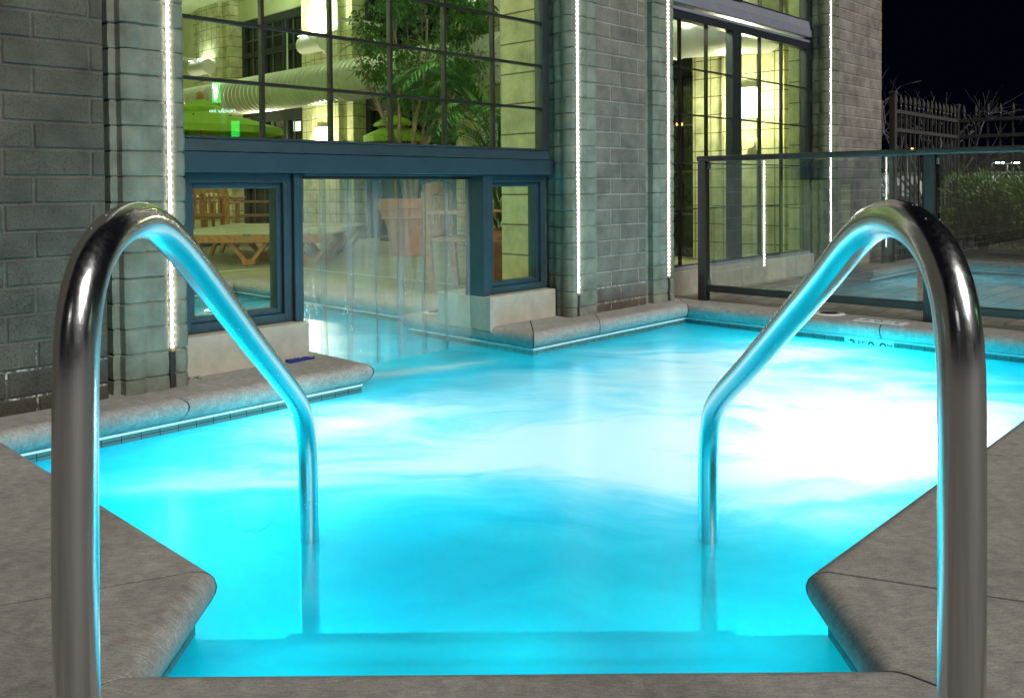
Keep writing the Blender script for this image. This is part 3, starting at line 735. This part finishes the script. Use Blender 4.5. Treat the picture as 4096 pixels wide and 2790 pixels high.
for (u, v, rx, ry, h), lab in zip([(11.25, 3.12, .42, .42, 1.02), (11.2, 2.62, .45, .45, 1.10), (11.15, 2.05, .5, .5, 1.12), (11.1, 1.45, .5, .5, 1.06), (11.1, .85, .5, .5, 1.05), (11.1, .2, .5, .5, 1.02)], HL):
    shrub(P(u, v), rx, ry, h, 6500, lab)

# ---------------------------------------------------------------- bare tree beyond the fence
random.seed(21)
bt = empty('bare_tree', (6.75, 14.2, -1.3), 0, 'leafless small tree with pale twigs beyond the picket fence', 'tree')
tm = MB()
def branch(p, d, L, r, k):
    q = p + d * L * .5 + rvec() * L * .06; e_ = p + d * L + rvec() * L * .08
    tm.tube([p, q, e_], [r, r * .8, r * .6], 6 if k > 2 else 4, False)
    if k == 0: return
    for i in range(2):
        nd = (d + rvec() * .75 + Vector((0, 0, .12))).normalized(); f = random.uniform(.45, 1)
        branch(p + (e_ - p) * f, nd, L * random.uniform(.55, .8), r * .55, k - 1)
branch(Vector((0, 0, 0)), Vector((.02, 0, 1)), 1.5, .035, 1)
for i in range(11):
    a = i * 2.4 + .4; branch(Vector((0, 0, 1.0 + .12 * i)), Vector((.7 * math.cos(a), .7 * math.sin(a), 1)).normalized(), 1.12, .022, 4)
tm.build('branches', M_TWIG, bt, smooth=True)

# ---------------------------------------------------------------- distant car park
M_LAMPW = emit('street_lamp_glow', (1, .97, .88), 30); M_LAMPO = emit('sodium_glow', (1, .33, .04), 60)
def street_lamp(x, y, h, m, lab, arms=(1,), gs=1.0, group='street lamps in the distance'):
    e = empty('street_lamp', (x, y, -1.3), 0, lab, 'street lamp', group)
    MB().tube([(0, 0, 0), (0, 0, h + 1.3)], [.14, .09], 8).build('pole', mat('galvanised_pole', (.5, .5, .5), .5), e)
    for s in arms:
        MB().bar((0, 0, h + 1.25), (s * 1.0 * gs, 0, h + 1.35), .12, .12).build('arm', MATS['galvanised_pole'], e)
        MB().box(min(s * .8, s * 2.0) * gs, max(s * .8, s * 2.0) * gs, -.25, .25, h + 1.28, h + 1.46).build('lamp_head', m, e, bevel=.05)
street_lamp(82.5, 150, 4.4, M_LAMPW, 'white street lamp with one arm, left of the two bright ones', (1,))
street_lamp(85.2, 150, 4.3, M_LAMPW, 'white street lamp with two arms, above the right of the hedge', (1, -1))
street_lamp(68, 150, 6.8, M_LAMPO, 'orange street lamp glowing between the fence pickets', (1,), .6)
street_lamp(-7, -13, 6.5, M_LAMPW, 'added white street lamp at the left behind the viewer, streaking the handrails', (1,), .8, 'added lamps behind the viewer')  # unseen lamp added to put highlights on the handrails
street_lamp(9, -11, 6.5, M_LAMPW, 'added white street lamp at the right behind the viewer, streaking the handrails', (-1,), .8, 'added lamps behind the viewer')  # second unseen lamp, also added for the rail highlights
street_lamp(60.9, 20.7, 5.5, M_LAMPO, 'orange street lamp mirrored in the far sliding window', (1,), .25)
def far_building(x0, x1, y, z0, z1, lab):
    e = empty('warehouse', ((x0 + x1) / 2, y, -1.3), 0, lab, 'building', 'pale buildings in the distance'); hw = (x1 - x0) / 2
    MB().box(-hw, hw, 0, 12, 0, z1 + 1.3).build('wall', mat('pale_siding', (.62, .63, .62), .7), e)
    MB().box(-hw - .3, hw + .3, -.3, 12.3, z1 + 1.3, z1 + 1.6).build('roof', mat('roof_edge', (.2, .2, .2), .7), e)
    for i in range(4): MB().box(-hw + hw * (.25 + i * .45), -hw + hw * (.45 + i * .45), -.04, .02, 0, (z1 + 1.3) * .5).build('loading_door', mat('door_dark', (.08, .08, .09), .6), e)
far_building(81, 89, 152, 0, 2.6, 'pale warehouse behind the street lamps at the right')
far_building(60, 74, 156, 0, 2.6, 'pale warehouse seen low through the picket fence')

# ---------------------------------------------------------------- road sign whose glow mirrors in the window
sg = empty('roadside_sign', (10.845, .40, -1.3), 0, 'green lit roadside sign with white script lettering on a pole', 'sign')
M_SG = emit('sign_green', (.0, 1, .12), 7); M_SW = emit('sign_white', (.75, 1, .95), 30); M_ST = emit('sign_script', (.6, 1, .85), 16)
MB().tube([(0.12, .1, 0), (0.12, .1, 4.2)], .05, 10).build('pole', mat('galvanised_pole', (.5, .5, .5), .5), sg)
MB().box(-.02, .02, -.065, .075, 3.72, 4.14).build('logo_panel', M_SG, sg)
MB().box(-.02, .02, .275, .42, 3.10, 3.39).build('price_panel', M_SG, sg)
lg = MB()
def stroke(a, b, wd): lg.bar((-.024, a[0], a[1]), (-.024, b[0], b[1]), .006, wd, (0, 1, 0)) if False else lg.bar((-.024, a[0], a[1]), (-.024, b[0], b[1]), wd, .006, (1, 0, 0))
stroke((-.04, 4.08), (-.005, 3.76), .018); stroke((.0, 4.06), (.025, 3.80), .016); stroke((.03, 4.04), (.045, 3.84), .014); stroke((-.06, 3.99), (.065, 3.93), .014)
lg.build('logo_mark', M_SW, sg)
text_obj('sign_lettering', 'Holiday Inn', .105, M_ST, sg, (-.02, .13, 3.54), (PI / 2, 0, -PI / 2), .25, .003)

# ---------------------------------------------------------------- strip curtain in the doorway
sc_ = empty('strip_curtain', P(2.40, 3.86, .9), FA, 'clear plastic strip curtain hanging in the pool doorway', 'curtain')
mk = lambda: MB(2.40, 3.86)
def zoff(m, dz=.9):
    for v in m.v: v.z -= dz
    return m
zoff(mk().box(2.396, 3.64, 3.85, 3.87, .880, .905)).build('hanging_rail', M_MUNT, sc_, bevel=.002)
NS = 7; sw = .205
for i in range(NS):
    u0 = 2.398 + i * (1.242 - sw) / (NS - 1) + random.uniform(-.006, .006); vv = 3.862 + (i % 2) * .007
    ph = random.uniform(0, 6); tilt = random.uniform(-.02, .02); m = mk(); nz = 22; nx = 6; vs = []
    for side in (0, 1):
        for a in range(nz + 1):
            z = .884 - a / nz * (.884 + .13)
            for b_ in range(nx + 1):
                x = u0 + sw * b_ / nx + tilt * a / nz * (1 if i < 5 else .4)
                cv = .006 * math.sin(ph + 3.2 * b_ / nx) * (a / nz) + .008 * math.sin(ph + a * .35) * (a / nz) + .016 * (a / nz) ** 2 * math.sin(ph * 2)
                vs.append((min(x, 3.64), vv + cv + side * .0025, z))
    k = (nx + 1); ff = []
    N1 = (nz + 1) * k
    for s_ in (0, 1):
        for a in range(nz):
            for b_ in range(nx):
                j = s_ * N1 + a * k + b_; ff.append((j, j + 1, j + k + 1, j + k))
    for a in range(nz):
        for b_ in (0, nx): j = a * k + b_; ff.append((j, j + k, N1 + j + k, N1 + j))
    m.add(vs, ff); zoff(m).build('vinyl_strip', M_VINYL, sc_, smooth='all')

# ---------------------------------------------------------------- small things on the coping
def marker(name, u, v, z, rot, tilt, lab, txt1='3', s=1.0):
    e = empty(name, P(u, v, z), 0, lab, 'depth marker', 'pool depth markers'); e.rotation_euler = (tilt, 0, rot)
    MB().box(-.15, .15, -.055, .055, -.006, .0015).build('enamel_tile', M_MARK, e, bevel=.001)
    for b, x, y, sz in (('3', -.10, -.038, .10), ('FT', -.045, -.005, .045), ('0.9', .05, -.038, .10), ('M', .125, -.005, .045)):
        text_obj('depth_lettering', b, sz, M_INK, e, (x, y, .0017), (0, 0, 0), 0, .0003)
    MB().box(-.016, -.014, -.045, .045, .0014, .0021).build('divider_line', M_INK, e)
    return e
marker('depth_marker', 5.337, 2.045, .001, FA + PI / 2 + PI / 2 + PI / 2 + PI, 0, 'white depth tile reading 3 FT 0.9 M lying flat on the far coping')
marker('depth_marker', 5.2925, 2.10, -.149, FA - PI / 2, PI / 2, 'white depth tile half under water on the far pool wall')
marker('depth_marker', 3.976, 6.10, -.149, FA - PI / 2, PI / 2, 'white depth tile on the indoor pool wall seen through the plastic curtain')
for u, v, lab in ((5.46, 2.42, 'round white skimmer lid on the far coping by the glass fence'), (3.84, 4.40, 'round white skimmer lid behind the right cast sill in the doorway')):
    e = empty('skimmer_lid', P(u, v, 0), 0, lab, 'skimmer lid', 'skimmer lids')
    MB().lathe([(.001, .006), (.075, .006), (.095, .004), (.10, .0), (.001, .0)][::-1], 32).build('lid_disc', M_WHITE, e, smooth=True)
    MB().lathe([(.060, .0062), (.064, .0068), (.068, .0062)], 32).build('lid_ring', mat('lid_grey', (.5, .5, .5), .5), e)
me_ = empty('rubber_mat', P(2.30, 3.66, .0), FA, 'small blue dimpled rubber mat scrap by the left cast sill', 'mat')
m = MB().add([(-.06, -.03, .0), (.09, -.012, .0), (.10, .004, .0), (-.05, .028, .0), (-.06, -.03, .012), (.09, -.012, .009), (.10, .004, .008), (-.05, .028, .012)], [(0, 3, 2, 1), (4, 5, 6, 7), (0, 1, 5, 4), (1, 2, 6, 5), (2, 3, 7, 6), (3, 0, 4, 7)])
m.build('mat_sheet', mat('blue_rubber', (.015, .03, .22), .55), me_, bevel=.002)
m = MB()
for i in range(30): m.ball((random.uniform(-.05, .06), random.uniform(-.018, .015), .011), .004, 6, 4)
m.build('dimples', MATS['blue_rubber'], me_, smooth=True)
lf = empty('dry_leaf', P(1.77, 3.66, .0), FA, 'dry curled leaf litter at the foot of the nearest pilaster', 'leaf')
m = MB()
for i in range(14): m.leaf(Vector((random.uniform(-.03, .03), random.uniform(-.015, .015), .004)), rvec() * Vector((1, 1, .4)), Vector((0, 0, 1)), random.uniform(.015, .035), .008)
m.build('leaf_blade', mat('dead_leaf', (.16, .11, .05), .8), lf)

# ---------------------------------------------------------------- indoor furniture
XY = lambda x, y, z=0: Vector((x, y, z))
def sling_lounger(x, y, rot, lab):
    e = empty('pool_lounger', XY(x, y), rot, lab, 'lounger', 'teak loungers lined up indoors')
    L = 1.85; hw = .32; zt = .335
    for s in (-1, 1): MB().box(-L / 2, L / 2, s * hw - .02, s * hw + .02, zt - .09, zt - .005).build('side_rail', M_TEAK, e, bevel=.006)
    MB().box(-L / 2, L / 2, -hw - .015, hw + .015, zt - .004, zt + .022).build('sling', M_SLING, e, bevel=.01)
    for s in (-1, 1):
        for xc in (-.02, .68):
            m = MB(); y_ = s * (hw - .05)
            m.bar((xc - .25, y_, zt - .03), (xc - .03, y_, .03), .045, .065, (0, 1, 0)); m.bar((xc + .25, y_, zt - .03), (xc + .03, y_, .03), .045, .065, (0, 1, 0)); m.box(xc - .075, xc + .075, y_ - .022, y_ + .022, 0, .07)
            m.build('leg', M_TEAK, e, bevel=.005)
        MB().bar((-L / 2 + .14, s * (hw - .06), zt - .06), (-L / 2 + .03, s * (hw - .06), .0), .045, .06, (0, 1, 0)).build('leg', M_TEAK, e, bevel=.005)
    MB().box(-.06, .02, -hw - .03, -hw - .014, zt - .02, zt + .006).build('bracket', mat('dull_steel', (.2, .22, .22), .4, .8), e)
    return e
for x, y, l in ((-2.86, 9.85, 'teak pool lounger with pale sling, nearest of the row inside the left small window'), (-2.95, 10.75, 'teak pool lounger with pale sling, middle of the row'), (-2.95, 11.75, 'teak pool lounger with pale sling, farthest of the row')):
    sling_lounger(x, y, -.06, l)
def chair(x, y, rot, lab, h=.86):
    e = empty('teak_armchair', XY(x, y), rot, lab, 'chair', 'slatted teak armchairs')
    w_ = .25
    MB().box(-w_, w_, -.24, .24, .40, .435).build('seat', M_TEAK, e, bevel=.008)
    for s in (-1, 1):
        MB().bar((s * w_, .25, 0), (s * w_, .25, .62), .045, .045, (0, 1, 0)).build('leg', M_TEAK, e, bevel=.004)
        MB().bar((s * w_, -.24, 0), (s * w_, -.30, h - .06), .045, .05, (0, 1, 0)).build('leg', M_TEAK, e, bevel=.004)
        MB().bar((s * (w_ + .01), -.28, .635), (s * (w_ + .01), .30, .635), .06, .028).build('armrest', M_TEAK, e, bevel=.004)
    m = MB()
    for i in range(9):
        xa = -w_ + i * 2 * w_ / 8; xb = xa + 2 * w_ / 8
        if i < 8: m.bar((xa, -.30, h - .055 + .028 * math.sin(PI * i / 8)), (xb, -.30, h - .055 + .028 * math.sin(PI * (i + 1) / 8)), .03, .10)
    m.build('top_rail', M_TEAK, e)
    MB().bar((-w_, -.262, .47), (w_, -.262, .47), .03, .05).build('lower_rail', M_TEAK, e)
    for i in range(7): MB().bar((-w_ * .78 + i * w_ * 1.56 / 6, -.263, .47), (-w_ * .78 + i * w_ * 1.56 / 6, -.297, h - .09), .035, .015, (0, 1, 0)).build('back_slat', M_TEAK, e)
    return e
chair(-4.34, 12.75, .06, 'teak armchair seen square from behind at the round table'); chair(-4.08, 13.8, 1.9, 'teak armchair turned sideways at the right of the table'); chair(-5.0, 13.6, -.9, 'teak armchair partly hidden at the left of the table')
chair(-.33, 7.08, -1.9, 'teak armchair between the large and the tall terracotta pots')
tb_ = empty('teak_table', XY(-4.95, 13.75), 0, 'round teak table under the lime parasol', 'table')
MB().lathe([(.001, .68), (.70, .68), (.715, .695), (.715, .712), (.70, .725), (.001, .725)], 40).build('tabletop', M_TEAK, tb_, smooth=True)
for i in range(4):
    a = i * PI / 2 + .6; MB().bar((.40 * math.cos(a), .40 * math.sin(a), 0), (.36 * math.cos(a), .36 * math.sin(a), .68), .06, .06, (0, 1, 0)).build('leg', M_TEAK, tb_)
def parasol(x, y, zt, zr, R_, lab, rot=.2):
    e = empty('parasol', XY(x, y), rot, lab, 'parasol', 'lime green parasols indoors')
    N = 8; m = MB(); seg = 6
    def ring(r, z, sag): return [(r * math.cos(2 * PI * j / (N * 4)) * (1 - sag * abs(math.sin(PI * j / 4))), r * math.sin(2 * PI * j / (N * 4)) * (1 - sag * abs(math.sin(PI * j / 4))), z) for j in range(N * 4)]
    rs = [(.10, zt - .14, 0), (R_ * .4, zt - .14 - (zt - .14 - zr) * .33, .02), (R_ * .75, zt - .14 - (zt - .14 - zr) * .70, .045), (R_, zr, .07), (R_ * 1.0, zr - .10, .07)]
    vs = [p for q_ in rs for p in ring(*q_)]; k = N * 4
    m.add(vs, [(i * k + j, i * k + (j + 1) % k, (i + 1) * k + (j + 1) % k, (i + 1) * k + j) for i in range(len(rs) - 1) for j in range(k)]); m.build('canopy', M_GREEN, e, smooth=True)
    m = MB(); rs = [(.02, zt, 0), (.20, zt - .07, .03), (.33, zt - .14, .07), (.34, zt - .19, .09)]; vs = [p for q_ in rs for p in ring(*q_)]
    m.add(vs, [(i * k + j, i * k + (j + 1) % k, (i + 1) * k + (j + 1) % k, (i + 1) * k + j) for i in range(3) for j in range(k)]); m.build('vent_cap', M_GREEN, e, smooth=True)
    MB().tube([(0, 0, 0), (0, 0, zt)], .024, 10).build('pole', M_TEAK, e, smooth=True)
    MB().ball((0, 0, zt + .05), .065, 12, 8).build('finial', M_TEAK, e, smooth=True)
    for j in range(8):
        a = 2 * PI * j / 8; MB().bar((.03 * math.cos(a), .03 * math.sin(a), zr - .02), (R_ * .6 * math.cos(a), R_ * .6 * math.sin(a), zr + .16), .018, .018).build('rib', M_TEAK, e)
    MB().lathe([(.001, .0), (.26, .0), (.26, .06), (.05, .10), (.001, .10)], 24).build('base', mat('parasol_base', (.05, .05, .05), .6), e, smooth=True)
    return e
parasol(-4.62, 13.0, 2.18, 1.74, 1.18, 'lime green canvas parasol with wooden ball finial above the table')
parasol(-1.85, 13.9, 2.0, 1.66, .5, 'lime green canvas parasol partly hidden behind the ficus trunk')
def planter(x, y, r, h, lab, rb=.72):
    e = empty('terracotta_pot', XY(x, y), 0, lab, 'planter', 'terracotta planters')
    MB().lathe([(.001, 0), (r * rb, 0), (r * (rb + .10), h * .45), (r * .93, h * .80), (r * .93, h * .82), (r * .99, h * .83), (r, h * .86), (r * .99, h), (r * .90, h), (r * .88, h * .90), (.001, h * .90)], 40).build('pot', M_TERRA, e, smooth=True)
    MB().lathe([(r * .885, h * .64), (r * .905, h * .66), (r * .89, h * .68)], 40).build('ridge', M_TERRA, e, smooth=True)
    MB().lathe([(.001, h * .93), (r * .87, h * .91)], 24).build('soil', mat('potting_soil', (.05, .035, .025), .95), e)
planter(-1.265, 10.9, .415, .70, 'large terracotta pot holding the ficus, seen through the curtain', .6)
planter(-.10, 7.68, .135 * 1.9, .46, 'terracotta pot holding the palm inside the right small window', .78)
# ficus
ft = empty('ficus_tree', XY(-1.265, 10.9, .62), 0, 'bushy dark green ficus in the large pot behind the tall window', 'tree')
tr2 = MB(); tips = []
for i in range(8):
    a = i * 6.28 / 8 + random.uniform(-.3, .3); r1 = random.uniform(.12, .22); r2 = random.uniform(.3, .62)
    p0 = Vector((.05 * math.cos(a), .05 * math.sin(a), 0)); p1_ = Vector((r1 * math.cos(a), r1 * math.sin(a), .7)); p2_ = Vector((r2 * math.cos(a + .3), r2 * math.sin(a + .3), random.uniform(1.3, 2.0))); p3_ = p2_ + Vector((.18 * math.cos(a), .18 * math.sin(a), .5))
    pth = smooth_path([p0, p1_, p2_, p3_], 14); tr2.tube(pth, [.032 - .024 * j / 14 for j in range(15)], 7)
    tips += pth[5:]
    for j in range(14):
        q_ = random.choice(pth[4:]); d = (rvec() + Vector((.6 * math.cos(a), .6 * math.sin(a), .3))).normalized(); e2 = q_ + d * random.uniform(.18, .4)
        tr2.tube([q_, (q_ + e2) / 2 + rvec() * .03, e2], [.007, .005, .003], 4); tips.append(e2); tips.append((q_ + e2) / 2)
tr2.build('trunk', M_BARK, ft, smooth=True)
m = MB(); CC = []
for i in range(70):
    zz = random.uniform(1.2, 2.95); rr = .92 * math.sin(PI * min(.97, max(.14, (zz - .95) / 2.25))) ** .7
    a = random.uniform(0, 6.28); k = random.uniform(.45, 1) * rr; CC.append((Vector((k * math.cos(a) + .14, k * math.sin(a), zz)), random.uniform(.12, .24)))
for i in range(11000):
    q_, r = random.choice(CC); d = rvec(); p = q_ + d * r * random.uniform(.3, 1.15)
    m.leaf(p, (d + Vector((0, 0, -.9)) + rvec() * .5), rvec(), random.uniform(.05, .085), random.uniform(.026, .04))
m.build('crown', M_LEAF, ft)
# palm
pm = empty('potted_palm', XY(-.10, 7.68, .41), 0, 'feathery palm with cane stems in the pot by the right window', 'plant')
st = MB(); lv = MB()
for i in range(6):
    a = i * 1.05; st.tube([(.08 * math.cos(a), .08 * math.sin(a), 0), (.10 * math.cos(a), .10 * math.sin(a), .45 + .06 * i), (.13 * math.cos(a), .13 * math.sin(a), .75 + .1 * i)], [.014, .012, .008], 7)
st.build('cane', mat('palm_cane', (.22, .24, .08), .5), pm, smooth=True)
for i in range(38):
    a = i * 2.4 + random.uniform(-.3, .3); L = random.uniform(.75, 1.15); up = random.uniform(.55, 1.5); z0 = random.uniform(.35, 1.15)
    if i < 5: a = 2.3 + .4 * i; up = 1.5; L = 1.25; z0 = .85
    base = Vector((.1 * math.cos(a), .1 * math.sin(a), z0)); pts = []
    for k in range(13):
        s_ = k / 12; pts.append(base + Vector((math.cos(a) * L * .75 * s_, math.sin(a) * L * .75 * s_, L * (up * s_ - 1.05 * s_ * s_ * up * .75))))
    lv.tube(pts, [.006 - .004 * k / 12 for k in range(13)], 5)
    for k in range(2, 13):
        t_ = (pts[min(k + 1, 12)] - pts[k - 1]).normalized(); sd = t_.cross(Vector((0, 0, 1))).normalized()
        for s_ in (-1, 1):
            for sub in (0, .5):
                p = pts[k].lerp(pts[max(k - 1, 0)], sub); ll = .30 * math.sin(PI * (.15 + .8 * (k - sub) / 13))
                lv.leaf(p, sd * s_ + t_ * .9 + Vector((0, 0, -.25 + random.uniform(-.1, .1))), Vector((0, 0, 1)), ll, .022, .15)
for i in range(460):
    a = random.uniform(0, 6.28); p = Vector((.12 * math.cos(a), .12 * math.sin(a), random.uniform(.05, .75))); lv.leaf(p, Vector((math.cos(a), math.sin(a), random.uniform(-.2, 1.3))), Vector((0, 0, 1)), random.uniform(.14, .30), .026, .15)
lv.build('fronds', M_PALM, pm)
# spiral duct
du = empty('spiral_duct', P(7.8, 11.0, 2.46), FA, 'large round spiral metal air duct running along the indoor wall', 'duct')
m = MB(); pts = []; rs = []
R0 = .30; z = -6.1; yv = 9.0
y = -6.0
while y < 8.5:
    pts += [(0, y, 0), (0, y + .105, 0), (0, y + .110, 0), (0, y + .122, 0), (0, y + .130, 0)]; rs += [R0, R0, R0 + .014, R0 + .014, R0]; y += .135
pts = [(.62, -6.58, .05), (.36, -6.50, .02), (.12, -6.30, 0)] + pts; rs = [R0] * 3 + rs
m.tube(pts, rs, 40); m.build('duct_shell', M_GALV, du, smooth=True)
for y in (-3.9, .1, 1.55, 5.6):
    MB().bar((-.05, y, .95), (.78, y, .95), .05, .05).bar((.75, y, .65), (.35, y, .95), .04, .04).bar((-.03, y, .95), (-.03, y, .28), .018, .018).build('hanger_bracket', M_WHITE, du)
# wall sconces (lit) and uplights
M_SCON = emit('sconce_glow', (1, .98, .66), 16)
def sconce(v, z, lab, hw=.12, hh=.15, u=8.515):
    e = empty('wall_sconce', P(u, v, z), FA, lab, 'wall lamp', 'lit square wall sconces')
    MB().box(-.10, -.012, -hw, hw, -hh, hh).build('lamp_shade', M_SCON, e, bevel=.01)
    MB().box(-.012, .004, -hw - .02, hw + .02, -hh - .02, hh + .02).build('back_plate', M_WHITE, e)
    MB().box(-.102, -.0, -hw - .004, hw + .004, hh + .002, hh + .014).build('top_trim', MATS['clip_steel'], e)
    l = D.lights.new('sconce_light', 'POINT'); l.energy = 62; l.color = (1, .93, .60); l.shadow_soft_size = .1
    lo = D.objects.new('sconce_light', l); COL.objects.link(lo); lo.parent = e; lo.location = (-.22, 0, 0)
sconce(4.68, 1.717, 'blazing square wall sconce inside the far sliding window'); sconce(12.62, 1.72, 'blazing square wall sconce under the duct behind the tall window', .15, .15)
sconce(16.7, 1.72, 'square wall sconce on the farthest indoor pier')
def uplight(u, v, z, lab, s=-1, pw=260):
    e = empty('wall_uplight', P(u, v, z), FA, lab, 'wall lamp', 'white cylindrical uplights')
    MB().tube([(s * .16, -.32, 0), (s * .16, .32, 0)], .145, 28).build('housing', M_WHITE, e, smooth=True)
    MB().box(min(s * .03, s * .29), max(s * .03, s * .29), -.28, .28, .135, .15).build('lamp_lens', emit('uplight_glow', (.92, 1, .86), 4), e)
    MB().box(min(0, s * .1), max(0, s * .1), -.06, .06, -.05, .05).build('wall_bracket', M_WHITE, e)
    l = D.lights.new('uplight_lamp', 'AREA'); l.energy = pw; l.color = (.90, 1, .80); l.shape = 'RECTANGLE'; l.size = .24; l.size_y = .5; l.spread = math.radians(170)
    lo = D.objects.new('uplight_lamp', l); COL.objects.link(lo); lo.parent = e; lo.location = (s * .16, 0, .17); lo.rotation_euler = (PI, 0, 0)
    lo.visible_camera = True
uplight(8.52, 12.68, 3.28, 'white cylindrical uplight bleaching the pier above the duct', -1, 130)
uplight(8.52, 4.68, 3.9, 'added white cylindrical fill uplight above the sconce of the nearest pier', -1, 22); uplight(8.52, 8.62, 3.28, 'added white cylindrical fill uplight on the pier behind the palm', -1, 16); uplight(8.52, 16.7, 3.28, 'added white cylindrical fill uplight on the farthest pier', -1, 4)  # uplights added on the other piers as interior fill
for v in (8, 12.5, 17): uplight(-3.98, v, 3.28, 'added white cylindrical fill uplight on the unseen opposite indoor wall', 1, 520)  # uplights added out of view to fill the room with light
def fill_lamp(u, v, z, lab, pw):  # unseen sconces added to light the indoor things from the front
    e = empty('wall_sconce', P(u, v, z), FA, lab, 'wall lamp', 'added fill sconces on the inner face of the poolside wall')
    MB().box(-.14, .14, .012, .11, -.17, .17).build('lamp_shade', M_SCON, e, bevel=.01)
    MB().box(-.16, .16, -.004, .012, -.19, .19).build('back_plate', M_WHITE, e)
    l = D.lights.new('sconce_light', 'POINT'); l.energy = pw; l.color = (1, .95, .75); l.shadow_soft_size = .15
    lo = D.objects.new('sconce_light', l); COL.objects.link(lo); lo.parent = e; lo.location = (0, .3, 0)
fill_lamp(4.85, 4.21, 2.7, 'added hidden fill sconce on the inner face of the pier between the two tall windows', 120)
fill_lamp(.8, 4.21, 2.7, 'added hidden fill sconce on the inner face of the pier left of the pool doorway', 170)
sp = empty('wall_speaker', P(8.515, 4.62, 1.27), FA, 'square wall speaker with round grille below the sconce', 'speaker')
MB().box(-.02, .004, -.065, .065, -.065, .065).build('mount_plate', mat('cream_plastic', (.62, .6, .42), .5), sp, bevel=.006)
m = MB().lathe([(.001, .03), (.02, .032), (.045, .028), (.052, .0), (.001, .0)][::-1], 28)
for v in m.v: v.x, v.z = -v.z - .018, v.x
m.build('grille', MATS['cream_plastic'], sp, smooth=True)
nb = empty('notice_board', P(8.50, 8.40, 1.42), FA, 'white notice board with green capital letters behind the palm', 'sign')
MB().box(-.008, .004, -.36, .36, -.32, .32).build('board', M_WHITE, nb, bevel=.003)
M_GI = mat('green_ink', (.02, .16, .05), .6)
for i, tx in enumerate(('POOL FOR', 'YOUR USE')): text_obj('board_lettering', tx, .15, M_GI, nb, (-.0095, 0, .08 - .22 * i), (PI / 2, 0, -PI / 2), 0, .001)

# ---------------------------------------------------------------- underwater pool lamps
M_PL = emit('pool_lamp_glow', (.95, 1, 1), 3)
def pool_lamp(u, v, z, face, pw, lab, col=(.9, .98, 1)):
    """face: direction (u,v) the lamp looks"""
    p = P(u, v, z); e = empty('pool_lamp', p, math.atan2((U * face[0] + V * face[1]).y, (U * face[0] + V * face[1]).x), lab, 'pool lamp', 'underwater pool lamps')
    m = MB().lathe([(.001, .0), (.10, .0), (.12, .008), (.12, .02), (.10, .026), (.001, .03)], 28)
    for q_ in m.v: q_.x, q_.z = q_.z, q_.x
    m.build('lens', M_PL, e, smooth=True)
    m = MB().lathe([(.118, -.005), (.14, -.005), (.14, .018), (.118, .022)], 28)
    for q_ in m.v: q_.x, q_.z = q_.z, q_.x
    m.build('bezel', M_RAIL, e, smooth=True)
    l = D.lights.new('pool_light', 'POINT'); l.energy = pw; l.color = col; l.shadow_soft_size = .25
    lo = D.objects.new('pool_light', l); COL.objects.link(lo); lo.parent = e; lo.location = (.3, 0, 0)
pool_lamp(3.4, .83, -.34, (0, 1), 88, 'round underwater lamp in the hidden near right pool wall')
pool_lamp(.90, 2.7, -.50, (1, 0), 11, 'round underwater lamp in the hidden near left pool wall')
pool_lamp(5.26, 2.0, -.55, (-1, 0), 55, 'round underwater lamp in the far pool wall')
for x_, pw_, lab_ in ((-.48, 1.8, 'added hidden underwater lamp over the top step by the left handrail'), (0, 1.6, 'added hidden underwater lamp over the middle of the top step'), (.46, 1.8, 'added hidden underwater lamp over the top step by the right handrail')):  # hidden lamps added to brighten the step tread evenly
    pool_lamp(U.x * x_ + U.y * 1.49, V.x * x_ + V.y * 1.49, -.265, (U.y, V.y), pw_, lab_)
pool_lamp(1.9, 3.36, -.50, (.2, -1), 17, 'round underwater lamp in the pool wall below the left cast sill')
pool_lamp(2.2, 4.53, -.5, (.3, .6), 80, 'round underwater lamp of the indoor pool')
